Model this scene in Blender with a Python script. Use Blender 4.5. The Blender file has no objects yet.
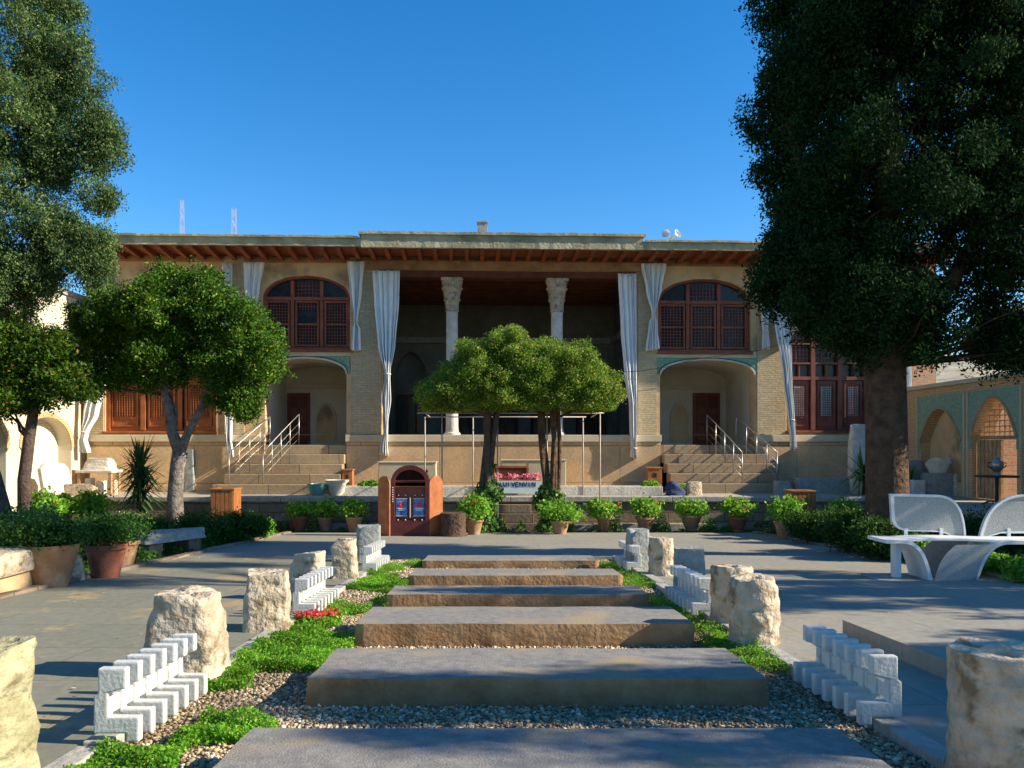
import bpy, bmesh, math, random
import numpy as np
from mathutils import Vector, Matrix, noise
from mathutils.geometry import tessellate_polygon

S = bpy.context.scene
COL = S.collection
R = math.radians
# ------------------------------------------------------------------ camera
ZC = 2.1                                   # eye height above the far end of the court
cam = bpy.data.cameras.new('camera'); co = bpy.data.objects.new('camera', cam); COL.objects.link(co)
co.location = (0, 0, ZC); co.rotation_euler = (R(90), 0, 0)
cam.sensor_width = 36; cam.lens = 36 * 800 / 1024
cam.shift_x = 14 / 1024; cam.shift_y = 61 / 1024
cam.clip_start = 0.05; cam.clip_end = 3000
S.camera = co
# ------------------------------------------------------------------ light
EL, AZ = 29.0, -8.0                        # sun elevation; direction from +X, turned toward -Y
W = bpy.data.worlds.new('World'); S.world = W; W.use_nodes = True
nt = W.node_tree; bg = nt.nodes['Background']
sky = nt.nodes.new('ShaderNodeTexSky'); sky.sky_type = 'NISHITA'; sky.sun_disc = False
sky.sun_elevation = R(EL); sky.sun_rotation = R(90 - AZ); sky.altitude = 1500
sky.air_density = 1.15; sky.dust_density = 0.25; sky.ozone_density = 2.6
hs = nt.nodes.new('ShaderNodeHueSaturation'); hs.inputs['Saturation'].default_value = 1.38; hs.inputs['Hue'].default_value = .502
nt.links.new(sky.outputs[0], hs.inputs['Color']); nt.links.new(hs.outputs[0], bg.inputs[0])
bg.inputs[1].default_value = 0.118
sd = bpy.data.lights.new('sun', 'SUN'); sd.energy = 5.0; sd.angle = R(0.53); sd.color = (1.0, 0.88, 0.69)
so = bpy.data.objects.new('sun', sd); COL.objects.link(so)
dirv = Vector((math.cos(R(EL)) * math.cos(R(AZ)), math.cos(R(EL)) * math.sin(R(AZ)), math.sin(R(EL))))
so.rotation_euler = dirv.to_track_quat('Z', 'Y').to_euler(); so.location = (20, -3, 15)
S.view_settings.view_transform = 'Standard'; S.view_settings.look = 'None'
S.view_settings.exposure = 0.9; S.view_settings.gamma = 1.0
S.view_settings.use_curve_mapping = False

# ------------------------------------------------------------------ geometry helpers
def P(px, py, Y):                          # point of the place at distance Y
    return Vector(((px - 498) / 800 * Y, Y, ZC + (445 - py) / 800 * Y))
def gz(Y):                                 # the court falls 5% toward the house
    Y = max(-4, min(Y, 20)); return 1.01 - 0.051 * Y
def G(px, py):                             # point of the court floor
    Y = 872 / (py - 485.8); return Vector(((px - 498) / 800 * Y, Y, gz(Y)))
Y0 = 22.6; AL = math.atan(0.04); cA, sA = math.cos(AL), math.sin(AL)
def L(px, py, v=0.0):                      # (u, z) in the frame of the facade, v metres behind it
    r = (px - 498) / 800
    u = (Y0 * r + v * (sA + r * cA)) / (cA - r * sA)
    Y = Y0 + u * sA + v * cA
    return u, ZC + (445 - py) / 800 * Y
FM = Matrix.Translation((0, Y0, 0)) @ Matrix.Rotation(AL, 4, 'Z')
def Fw(u, v, z): return FM @ Vector((u, v, z))

class MB:
    def __init__(s): s.v = []; s.f = []
    def add(s, vs, fs):
        n = len(s.v); s.v += [tuple(q) for q in vs]; s.f += [tuple(i + n for i in f) for f in fs]; return s
    def box(s, x0, x1, y0, y1, z0, z1):
        return s.add([(x0,y0,z0),(x1,y0,z0),(x1,y1,z0),(x0,y1,z0),(x0,y0,z1),(x1,y0,z1),(x1,y1,z1),(x0,y1,z1)],
              [(0,3,2,1),(4,5,6,7),(0,1,5,4),(1,2,6,5),(2,3,7,6),(3,0,4,7)])
    def hexa(s, b, t):                     # 4 bottom + 4 top points
        return s.add(list(b) + list(t), [(0,3,2,1),(4,5,6,7),(0,1,5,4),(1,2,6,5),(2,3,7,6),(3,0,4,7)])
    def prism(s, poly, a, b, ax='y'):      # poly in the plane across ax, extruded a..b
        n = len(poly)
        def m(p, t): return (p[0], t, p[1]) if ax == 'y' else ((t, p[0], p[1]) if ax == 'x' else (p[0], p[1], t))
        tri = tessellate_polygon([[Vector((p[0], p[1], 0)) for p in poly]])
        vs = [m(p, a) for p in poly] + [m(p, b) for p in poly]
        fs = [tuple(t) for t in tri] + [tuple(i + n for i in t[::-1]) for t in tri]
        fs += [(i, (i + 1) % n, (i + 1) % n + n, i + n) for i in range(n)]
        return s.add(vs, fs)
    def plate(s, outer, holes, a, b):      # wall with openings, in x-z, from y=a to y=b
        loops = [outer] + holes; off = []; vs = []
        for lp in loops: off.append(len(vs)); vs += lp
        n = len(vs); tri = tessellate_polygon([[Vector((p[0], p[1], 0)) for p in lp] for lp in loops])
        fs = [tuple(t) for t in tri] + [tuple(i + n for i in t[::-1]) for t in tri]
        for lp, o in zip(loops, off):
            k = len(lp); fs += [(o + i, o + (i + 1) % k, o + (i + 1) % k + n, o + i + n) for i in range(k)]
        return s.add([(p[0], a, p[1]) for p in vs] + [(p[0], b, p[1]) for p in vs], fs)
    def tube(s, pts, rad, n=8, cap=True):
        pts = [Vector(p) for p in pts]; k = len(pts)
        if not hasattr(rad, '__len__'): rad = [rad] * k
        base = len(s.v); up = None
        for i, p in enumerate(pts):
            d = (pts[min(i + 1, k - 1)] - pts[max(i - 1, 0)])
            d = d.normalized() if d.length > 1e-9 else Vector((0, 0, 1))
            if up is None: up = Vector((0, 0, 1)) if abs(d.z) < .9 else Vector((1, 0, 0))
            a = d.cross(up).normalized(); b = d.cross(a).normalized(); up = -b if False else up
            for j in range(n):
                t = 2 * math.pi * j / n
                q = p + (a * math.cos(t) + b * math.sin(t)) * rad[i]; s.v.append(tuple(q))
        for i in range(k - 1):
            for j in range(n):
                j2 = (j + 1) % n
                s.f.append((base + i*n + j, base + i*n + j2, base + (i+1)*n + j2, base + (i+1)*n + j))
        if cap:
            s.f.append(tuple(base + j for j in range(n))[::-1]); s.f.append(tuple(base + (k-1)*n + j for j in range(n)))
        return s
    def lathe(s, prof, c=(0, 0), n=24, wob=None):
        base = len(s.v)
        for (r, z) in prof:
            for j in range(n):
                t = 2 * math.pi * j / n; rr = r * (wob(t, z) if wob else 1)
                s.v.append((c[0] + rr * math.cos(t), c[1] + rr * math.sin(t), z))
        for i in range(len(prof) - 1):
            for j in range(n):
                j2 = (j + 1) % n
                s.f.append((base + i*n + j, base + i*n + j2, base + (i+1)*n + j2, base + (i+1)*n + j))
        s.f.append(tuple(base + j for j in range(n))[::-1]); s.f.append(tuple(base + (len(prof)-1)*n + j for j in range(n)))
        return s
    def ball(s, c, r, n=10, m=7):
        rx, ry, rz = r if hasattr(r, '__len__') else (r, r, r)
        prof = []
        base = len(s.v)
        for i in range(m + 1):
            ph = math.pi * (i / m) ; rr = max(math.sin(ph), .02)
            for j in range(n):
                t = 2 * math.pi * j / n
                s.v.append((c[0] + rx*rr*math.cos(t), c[1] + ry*rr*math.sin(t), c[2] - rz*math.cos(ph)))
        for i in range(m):
            for j in range(n):
                j2 = (j + 1) % n
                s.f.append((base + i*n + j, base + i*n + j2, base + (i+1)*n + j2, base + (i+1)*n + j))
        return s
    def build(s, name, m, parent=None, loc=None, smooth=False, bevel=0, rot=0, origin=None):
        me = bpy.data.meshes.new(name)
        vs = s.v
        if origin is not None:
            vs = [(a - origin[0], b - origin[1], c - origin[2]) for a, b, c in vs]; loc = origin
        me.from_pydata(vs, [], s.f)
        bm = bmesh.new(); bm.from_mesh(me); bmesh.ops.recalc_face_normals(bm, faces=bm.faces)
        if bevel:
            es = [e for e in bm.edges if len(e.link_faces) == 2 and e.calc_face_angle(0) > .5]
            bmesh.ops.bevel(bm, geom=es, offset=bevel, segments=2, profile=.6, affect='EDGES', clamp_overlap=True)
        bm.to_mesh(me); bm.free()
        me.materials.append(m)
        if smooth:
            me.polygons.foreach_set('use_smooth', [True] * len(me.polygons))
            if smooth != 'all': me.set_sharp_from_angle(angle=R(40))
        o = bpy.data.objects.new(name, me); COL.objects.link(o)
        if parent: o.parent = parent
        if loc is not None: o.location = loc
        if rot: o.rotation_euler.z = rot
        return o

def tag(o, label=None, cat=None, group=None, kind=None):
    if label: o['label'] = label
    if cat: o['category'] = cat
    if group: o['group'] = group
    if kind: o['kind'] = kind
    return o
def thing(name, label, cat, loc=(0, 0, 0), rz=0, group=None):
    o = bpy.data.objects.new(name, None); COL.objects.link(o); o.location = loc; o.rotation_euler.z = rz
    o.empty_display_size = .1
    return tag(o, label, cat, group)
def copy_thing(o, loc=None, rz=None, label=None, scale=None):
    c = o.copy(); COL.objects.link(c)
    if loc is not None: c.location = loc
    if rz is not None: c.rotation_euler.z = rz
    if label: c['label'] = label
    if scale: c.scale = (scale,) * 3 if not hasattr(scale, '__len__') else scale
    def rec(a, b):
        for ch in list(a.children):
            d = ch.copy(); COL.objects.link(d); d.parent = b; rec(ch, d)
    rec(o, c)
    return c

# ------------------------------------------------------------------ materials
def mk(name, c1, c2=None, scale=3.0, rough=.85, bump=.3, bscale=None, detail=8, spec=.3, metal=0, c3=None, s3=None, bdist=.02, coord='Object', contrast=(.35, .65)):
    m = bpy.data.materials.new(name); m.use_nodes = True; n = m.node_tree.nodes; l = m.node_tree.links
    b = n['Principled BSDF']; b.inputs['Roughness'].default_value = rough
    b.inputs['Specular IOR Level'].default_value = spec; b.inputs['Metallic'].default_value = metal
    tc = n.new('ShaderNodeTexCoord')
    src = None
    if c2 is None: b.inputs['Base Color'].default_value = (*c1, 1)
    else:
        t = n.new('ShaderNodeTexNoise'); t.inputs['Scale'].default_value = scale; t.inputs['Detail'].default_value = detail
        t.inputs['Roughness'].default_value = .65
        l.new(tc.outputs[coord], t.inputs['Vector'])
        r = n.new('ShaderNodeValToRGB'); r.color_ramp.elements[0].position = contrast[0]; r.color_ramp.elements[1].position = contrast[1]
        r.color_ramp.elements[0].color = (*c1, 1); r.color_ramp.elements[1].color = (*c2, 1)
        l.new(t.outputs['Fac'], r.inputs[0]); src = r.outputs[0]
        if c3:
            t3 = n.new('ShaderNodeTexNoise'); t3.inputs['Scale'].default_value = s3; t3.inputs['Detail'].default_value = 4
            l.new(tc.outputs[coord], t3.inputs['Vector'])
            r3 = n.new('ShaderNodeValToRGB'); r3.color_ramp.elements[0].position = .55; r3.color_ramp.elements[1].position = .68
            l.new(t3.outputs['Fac'], r3.inputs[0])
            mx = n.new('ShaderNodeMix'); mx.data_type = 'RGBA'
            l.new(r3.outputs[0], mx.inputs[0]); l.new(src, mx.inputs[6]); mx.inputs[7].default_value = (*c3, 1); src = mx.outputs[2]
        l.new(src, b.inputs['Base Color'])
    if bump:
        tb = n.new('ShaderNodeTexNoise'); tb.inputs['Scale'].default_value = bscale or scale * 6; tb.inputs['Detail'].default_value = 6
        l.new(tc.outputs[coord], tb.inputs['Vector'])
        bp = n.new('ShaderNodeBump'); bp.inputs['Strength'].default_value = bump; bp.inputs['Distance'].default_value = bdist
        l.new(tb.outputs['Fac'], bp.inputs['Height']); l.new(bp.outputs[0], b.inputs['Normal'])
    m['src'] = 1
    return m
def brick_mat(name, ca, cb, mortar, bw, bh, ms=.012, axes='xz', noise_mix=.35, cn=(.3,.3,.3), ns=1.2, bump=.4, rough=.9, offset=.5, thr=(.47, .68)):
    m = bpy.data.materials.new(name); m.use_nodes = True; n = m.node_tree.nodes; l = m.node_tree.links
    b = n['Principled BSDF']; b.inputs['Roughness'].default_value = rough; b.inputs['Specular IOR Level'].default_value = .3
    tc = n.new('ShaderNodeTexCoord'); sp = n.new('ShaderNodeSeparateXYZ'); cb_ = n.new('ShaderNodeCombineXYZ')
    l.new(tc.outputs['Object'], sp.inputs[0])
    if axes == 'xz':
        ad = n.new('ShaderNodeMath'); ad.operation = 'ADD'; l.new(sp.outputs[0], ad.inputs[0]); l.new(sp.outputs[1], ad.inputs[1])
        l.new(ad.outputs[0], cb_.inputs[0]); l.new(sp.outputs[2], cb_.inputs[1])
    else:
        l.new(sp.outputs[0], cb_.inputs[0]); l.new(sp.outputs[1], cb_.inputs[1])
    # slight wander of the joints
    tn = n.new('ShaderNodeTexNoise'); tn.inputs['Scale'].default_value = 5; l.new(tc.outputs['Object'], tn.inputs['Vector'])
    mxv = n.new('ShaderNodeVectorMath'); mxv.operation = 'MULTIPLY_ADD'; mxv.inputs[1].default_value = (.03, .03, 0)
    l.new(tn.outputs['Color'], mxv.inputs[0]); l.new(cb_.outputs[0], mxv.inputs[2])
    br = n.new('ShaderNodeTexBrick'); br.inputs['Scale'].default_value = 1; br.inputs['Brick Width'].default_value = bw; br.offset = offset
    br.inputs['Row Height'].default_value = bh; br.inputs['Mortar Size'].default_value = ms; br.inputs['Mortar Smooth'].default_value = .3
    br.inputs['Color1'].default_value = (*ca, 1); br.inputs['Color2'].default_value = (*cb, 1); br.inputs['Mortar'].default_value = (*mortar, 1)
    l.new(mxv.outputs[0], br.inputs['Vector'])
    t = n.new('ShaderNodeTexNoise'); t.inputs['Scale'].default_value = ns; t.inputs['Detail'].default_value = 9; t.inputs['Roughness'].default_value = .7
    l.new(tc.outputs['Object'], t.inputs['Vector'])
    r = n.new('ShaderNodeValToRGB'); r.color_ramp.elements[0].position = thr[0]; r.color_ramp.elements[1].position = thr[1]
    r.color_ramp.elements[1].color = (noise_mix,) * 3 + (1,)
    l.new(t.outputs['Fac'], r.inputs[0])
    mx = n.new('ShaderNodeMix'); mx.data_type = 'RGBA'; l.new(r.outputs[0], mx.inputs[0]); l.new(br.outputs['Color'], mx.inputs[6]); mx.inputs[7].default_value = (*cn, 1)
    # fine mottling
    t2 = n.new('ShaderNodeTexNoise'); t2.inputs['Scale'].default_value = 14; t2.inputs['Detail'].default_value = 6
    l.new(tc.outputs['Object'], t2.inputs['Vector'])
    mr = n.new('ShaderNodeMapRange'); mr.inputs[3].default_value = .72; mr.inputs[4].default_value = 1.25; l.new(t2.outputs['Fac'], mr.inputs[0])
    mm = n.new('ShaderNodeMix'); mm.data_type = 'RGBA'; mm.blend_type = 'MULTIPLY'; mm.inputs[0].default_value = 1
    l.new(mx.outputs[2], mm.inputs[6]); l.new(mr.outputs[0], mm.inputs[7]); l.new(mm.outputs[2], b.inputs['Base Color'])
    bp = n.new('ShaderNodeBump'); bp.inputs['Strength'].default_value = bump; bp.inputs['Distance'].default_value = .015
    s2 = n.new('ShaderNodeMath'); s2.operation = 'MULTIPLY_ADD'; s2.inputs[1].default_value = -1.0; l.new(br.outputs['Fac'], s2.inputs[0]); l.new(t2.outputs['Fac'], s2.inputs[2])
    l.new(s2.outputs[0], bp.inputs['Height']); l.new(bp.outputs[0], b.inputs['Normal'])
    return m
def leaf_mat(name, c1, c2, c3=None, p3=.9, trans=.35, rough=.55, spec=.2):
    m = bpy.data.materials.new(name); m.use_nodes = True; n = m.node_tree.nodes; l = m.node_tree.links
    b = n['Principled BSDF']; b.inputs['Roughness'].default_value = rough; b.inputs['Specular IOR Level'].default_value = spec
    g = n.new('ShaderNodeNewGeometry'); r = n.new('ShaderNodeValToRGB')
    r.color_ramp.elements[0].color = (*c1, 1); r.color_ramp.elements[1].color = (*c2, 1); r.color_ramp.elements[1].position = .85
    if c3:
        e = r.color_ramp.elements.new(p3); e.color = (*c2, 1)
        e = r.color_ramp.elements.new(min(p3 + .04, 1)); e.color = (*c3, 1)
    l.new(g.outputs['Random Per Island'], r.inputs[0])
    col = r.outputs[0]
    tc = n.new('ShaderNodeTexCoord'); t = n.new('ShaderNodeTexNoise'); t.inputs['Scale'].default_value = 1.6
    l.new(tc.outputs['Object'], t.inputs['Vector'])
    mr = n.new('ShaderNodeMapRange'); mr.inputs[1].default_value = .3; mr.inputs[2].default_value = .7; mr.inputs[3].default_value = .7; mr.inputs[4].default_value = 1.35
    l.new(t.outputs['Fac'], mr.inputs[0])
    mm = n.new('ShaderNodeMix'); mm.data_type = 'RGBA'; mm.blend_type = 'MULTIPLY'; mm.inputs[0].default_value = 1
    l.new(col, mm.inputs[6]); l.new(mr.outputs[0], mm.inputs[7]); col = mm.outputs[2]
    l.new(col, b.inputs['Base Color'])
    tr = n.new('ShaderNodeBsdfTranslucent'); 
    hs = n.new('ShaderNodeHueSaturation'); hs.inputs['Hue'].default_value = .48; hs.inputs['Value'].default_value = 1.5; l.new(col, hs.inputs['Color'])
    l.new(hs.outputs[0], tr.inputs[0])
    mx = n.new('ShaderNodeMixShader'); mx.inputs[0].default_value = trans
    l.new(b.outputs[0], mx.inputs[1]); l.new(tr.outputs[0], mx.inputs[2]); l.new(mx.outputs[0], n['Material Output'].inputs[0])
    return m

M = {}
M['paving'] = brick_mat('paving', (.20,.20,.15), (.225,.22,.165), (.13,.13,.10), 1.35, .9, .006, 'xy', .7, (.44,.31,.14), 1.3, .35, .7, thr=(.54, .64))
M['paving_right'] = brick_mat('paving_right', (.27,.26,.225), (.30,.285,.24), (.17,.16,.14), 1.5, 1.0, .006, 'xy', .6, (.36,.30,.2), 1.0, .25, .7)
M['paving_terrace'] = brick_mat('paving_terrace', (.36,.32,.26), (.42,.38,.30), (.2,.17,.13), .8, .8, .010, 'xy', .4, (.5,.44,.33), .8)
M['slab'] = mk('slab_stone', (.17,.165,.155), (.31,.29,.26), 16, .8, .35, 110, detail=12, c3=(.34,.27,.18), s3=2.2, contrast=(.3,.7))
M['slab_side'] = mk('slab_side', (.27,.15,.07), (.44,.28,.14), 4, .9, .6, 30, bdist=.015)
M['kerb'] = mk('kerb', (.30,.28,.25), (.46,.44,.38), 8, .85, .6, 30)
M['soil'] = mk('soil', (.05,.035,.022), (.10,.075,.05), 4, .95, .9, 30, bdist=.03)
M['earth'] = mk('earth', (.16,.12,.08), (.24,.19,.13), .6, .95, .8, 8)
M['gravel'] = mk('gravel', (.22,.17,.11), (.36,.29,.20), 30, .9, .8, 60)
M['limestone'] = mk('limestone', (.38,.29,.19), (.64,.54,.40), 7, .9, 1.0, 22, c3=(.22,.16,.09), s3=9, bdist=.035)
M['limestone2'] = mk('limestone_yellow', (.28,.25,.13), (.50,.46,.28), 6, .9, 1.0, 26, c3=(.20,.17,.09), s3=7, bdist=.03)
M['greystone'] = mk('grey_stone', (.22,.24,.22), (.36,.37,.34), 9, .85, .8, 30)
M['marble'] = mk('white_marble', (.56,.56,.53), (.68,.68,.63), 14, .5, .2, 60, spec=.4, c3=(.50,.48,.42), s3=14)
M['whitestone'] = mk('white_stone', (.50,.46,.40), (.74,.69,.60), 5, .8, .7, 20)
M['plaster'] = mk('plaster_tan', (.56,.37,.19), (.70,.49,.27), 1.6, .9, .35, 14, c3=(.32,.22,.13), s3=1.1)
M['plaster_pale'] = mk('plaster_pale', (.50,.41,.27), (.62,.53,.37), 1.2, .9, .25, 12)
M['cream'] = mk('plaster_cream', (.56,.50,.38), (.66,.60,.47), 1.1, .9, .15, 10)
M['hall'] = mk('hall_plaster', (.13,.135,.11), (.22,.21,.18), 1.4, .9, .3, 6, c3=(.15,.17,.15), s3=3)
M['dado'] = brick_mat('dado_stone', (.60,.39,.20), (.68,.46,.25), (.34,.21,.11), 1.7, 1.05, .014, 'xz', .6, (.36,.28,.19), 1.1, .35, offset=.3, thr=(.42, .62))
M['brick'] = brick_mat('pale_brick', (.50,.38,.22), (.60,.48,.29), (.43,.34,.20), .24, .062, .011, 'xz', .5, (.45,.36,.25), 1.4, .5)
M['brick_red'] = brick_mat('red_brick', (.42,.22,.12), (.52,.29,.17), (.42,.33,.24), .22, .065, .011, 'xz', .3, (.5,.36,.22), 1.4, .5)
M['brick_wall'] = brick_mat('court_brick', (.62,.39,.19), (.70,.46,.24), (.44,.29,.16), .22, .062, .010, 'xz', .3, (.45,.3,.17), 1.2, .4)
M['whitewall'] = brick_mat('whitewashed_brick', (.74,.68,.54), (.80,.75,.62), (.52,.45,.33), .24, .07, .010, 'xz', .3, (.7,.6,.4), 1.5, .3)
M['retain'] = brick_mat('retaining_stone', (.20,.155,.11), (.30,.24,.17), (.13,.09,.06), .7, .22, .014, 'xz', .5, (.16,.11,.07), 2.5, .6)
M['parapet'] = mk('mud_render', (.33,.28,.16), (.50,.44,.28), 2.2, .95, .8, 14, c3=(.26,.24,.15), s3=1.3)
M['mudroof'] = mk('mud_roof', (.34,.30,.22), (.44,.40,.30), 2, .95, .8, 10)
M['eave'] = mk('eave_wood', (.22,.06,.027), (.33,.10,.04), 3, .7, .4, 20)
M['beam'] = mk('beam_wood', (.26,.12,.05), (.44,.24,.12), 2.2, .75, .5, 12, c3=(.5,.33,.18), s3=1.6)
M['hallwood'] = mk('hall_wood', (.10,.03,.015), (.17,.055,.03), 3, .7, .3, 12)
M['winwood'] = mk('window_wood', (.20,.052,.025), (.31,.095,.045), 4, .55, .3, 30)
M['shutter'] = mk('shutter_wood', (.24,.07,.022), (.38,.12,.04), 3, .6, .4, 20)
M['maroon'] = mk('maroon_wood', (.15,.045,.028), (.23,.075,.045), 3, .55, .3, 20)
M['doorwood'] = mk('door_wood', (.11,.03,.018), (.17,.055,.03), 4, .6, .3, 20)
M['oldwood'] = mk('old_wood', (.34,.20,.10), (.52,.33,.17), 6, .8, .6, 30)
M['glass'] = mk('window_glass', (.02,.022,.03), (.04,.045,.055), 6, .22, .12, 5, spec=.25)
M['glass_pale'] = mk('pale_glass', (.30,.38,.36), (.45,.52,.48), 8, .25, .05, 5, spec=.6)
M['tile'] = mk('green_tile', (.07,.26,.16), (.22,.40,.24), 26, .35, .2, 50, c3=(.45,.42,.2), s3=22)
M['tile_blue'] = mk('blue_tile', (.09,.28,.22), (.30,.44,.30), 24, .4, .2, 50, c3=(.5,.40,.24), s3=20)
M['tile_dark'] = mk('dark_tile', (.03,.09,.07), (.06,.14,.10), 20, .4, .2, 40)
M['cloth'] = mk('white_cloth', (.76,.78,.76), (.86,.87,.85), 3, .9, .15, 40)
M['cloth_tie'] = mk('tie_cloth', (.55,.55,.50), (.66,.66,.62), 20, .9, .3, 40)
M['steel'] = mk('steel', (.34,.33,.30), (.46,.45,.41), 6, .35, .05, 40, metal=.7)
M['black_iron'] = mk('black_iron', (.02,.02,.02), (.04,.04,.04), 9, .5, .1, 40)
M['paintpipe'] = mk('pipe_paint', (.40,.33,.27), (.52,.44,.38), 6, .5, .1, 40)
M['bark_pale'] = mk('pale_bark', (.09,.07,.06), (.27,.235,.20), 9, .9, 1.0, 22, bdist=.03)
M['bark'] = mk('brown_bark', (.055,.032,.02), (.13,.08,.05), 7, .95, 1.0, 18, bdist=.05)
M['bark_dark'] = mk('dark_bark', (.06,.04,.035), (.12,.085,.07), 8, .95, 1.0, 22, bdist=.03)
M['terracotta'] = mk('terracotta', (.28,.15,.08), (.40,.24,.13), 6, .85, .3, 30, c3=(.44,.32,.21), s3=5)
M['redpot'] = mk('red_terracotta', (.22,.07,.045), (.32,.12,.07), 6, .8, .3, 30)
M['kiosk'] = mk('kiosk_wood', (.34,.10,.035), (.52,.19,.07), 5, .45, .25, 30)
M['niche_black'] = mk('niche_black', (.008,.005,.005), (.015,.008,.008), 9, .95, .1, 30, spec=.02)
M['kiosk_dark'] = mk('kiosk_dark_wood', (.10,.02,.02), (.16,.04,.03), 5, .5, .2, 30)
M['binwood'] = mk('bin_wood', (.30,.11,.035), (.44,.18,.06), 5, .5, .3, 30)
M['blue'] = mk('poster_blue', (.02,.09,.34), (.12,.34,.60), 9, .4, 0)
M['red'] = mk('red_paint', (.60,.03,.05), (.72,.07,.09), 20, .5, 0)
M['white'] = mk('white_paint', (.74,.74,.74), (.80,.80,.80), 9, .5, .05)
M['cast'] = mk('white_metal_paint', (.64,.66,.66), (.74,.76,.76), 6, .45, .1, 60)
M['perf'] = mk('perforated_metal', (.24,.25,.24), (.44,.45,.43), 90, .5, .3, 90)
M['navy'] = mk('navy_fabric', (.02,.03,.09), (.05,.07,.16), 12, .8, .5, 30)
M['teal'] = mk('teal_glaze', (.08,.26,.26), (.14,.36,.34), 8, .3, .1)
M['letter'] = mk('letter_ink', (.02,.05,.18), (.03,.07,.22), 9, .6, 0)
M['banner'] = mk('banner_cloth', (.50,.60,.68), (.62,.70,.74), 6, .8, .1)
M['pinkleaf'] = leaf_mat('pink_petal', (.60,.10,.18), (.80,.35,.45), (.85,.75,.75), .7, .3)
M['pink'] = mk('pink_petals', (.70,.18,.30), (.80,.36,.46), 20, .7, .2)
M['hill'] = mk('hill_earth', (.34,.29,.20), (.48,.42,.31), .06, .95, .6, .8, c3=(.16,.18,.09), s3=.22)
M['lf_cyp'] = leaf_mat('cypress_leaf', (.007,.024,.009), (.022,.058,.017), (.06,.11,.025), .95, .12, .8, .06)
M['lf_con'] = leaf_mat('conifer_leaf', (.03,.075,.035), (.13,.21,.06), (.26,.27,.10), .88, .22, .8, .06)
M['lf_orange'] = leaf_mat('orange_leaf', (.014,.055,.008), (.085,.20,.014), (.28,.34,.03), .90, .33)
M['lf_orange2'] = leaf_mat('fruit_tree_leaf', (.018,.06,.008), (.09,.18,.014), (.42,.20,.03), .955, .35)
M['lf_top'] = leaf_mat('topiary_leaf', (.03,.11,.012), (.20,.33,.03), (.55,.42,.16), .90, .33)
M['lf_pot'] = leaf_mat('geranium_leaf', (.06,.22,.02), (.24,.50,.05), (.40,.58,.08), .9, .35)
M['lf_hedge'] = leaf_mat('hedge_leaf', (.012,.05,.008), (.05,.13,.018), None, .9, .3)
M['lf_ivy'] = leaf_mat('ivy_leaf', (.03,.10,.02), (.12,.28,.05), (.34,.45,.20), .85, .3)
M['lf_yucca'] = leaf_mat('spiky_leaf', (.015,.05,.02), (.06,.13,.04), None, .9, .2)
M['lf_grass'] = leaf_mat('ground_cover', (.05,.19,.012), (.19,.42,.03), (.38,.42,.08), .93, .35)
M['petal'] = leaf_mat('petal', (.55,.03,.03), (.75,.12,.08), (.8,.3,.3), .8, .3)
M['pebble'] = leaf_mat('pebble', (.20,.14,.08), (.46,.36,.23), (.60,.54,.42), .85, 0.0, .85)

# ------------------------------------------------------------------ foliage
def mesh_np(name, V, F, m, smooth=False):
    me = bpy.data.meshes.new(name); nf = len(F); k = F.shape[1]
    me.vertices.add(len(V)); me.vertices.foreach_set('co', np.ascontiguousarray(V, dtype=np.float32).ravel())
    me.loops.add(nf * k); me.loops.foreach_set('vertex_index', np.ascontiguousarray(F, dtype=np.int32).ravel())
    me.polygons.add(nf); me.polygons.foreach_set('loop_start', np.arange(nf, dtype=np.int32) * k)
    me.polygons.foreach_set('loop_total', np.full(nf, k, dtype=np.int32))
    if smooth: me.polygons.foreach_set('use_smooth', np.ones(nf, dtype=bool))
    me.update(calc_edges=True); me.validate(); me.materials.append(m)
    return me
def leaf_mesh(name, pts, m, size, rng, aspect=.5, up=0.0, outward=None, vary=.4):
    n = len(pts)
    nr = rng.normal(size=(n, 3)); nr /= np.linalg.norm(nr, axis=1)[:, None] + 1e-9
    if outward is not None: nr = nr + outward
    a = rng.normal(size=(n, 3)); a[:, 2] += up
    a -= nr * (np.sum(a * nr, 1) / (np.sum(nr * nr, 1) + 1e-9))[:, None]
    a /= np.linalg.norm(a, axis=1)[:, None] + 1e-9
    b = np.cross(nr, a); b /= np.linalg.norm(b, axis=1)[:, None] + 1e-9
    s = (size * (1 - vary + 2 * vary * rng.random(n)))[:, None]
    V = np.stack([pts - a*s*.5, pts + b*s*.5*aspect + a*s*.05, pts + a*s*.5, pts - b*s*.5*aspect + a*s*.05], 1).reshape(-1, 3)
    return mesh_np(name, V, np.arange(4 * n).reshape(n, 4), m)
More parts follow.
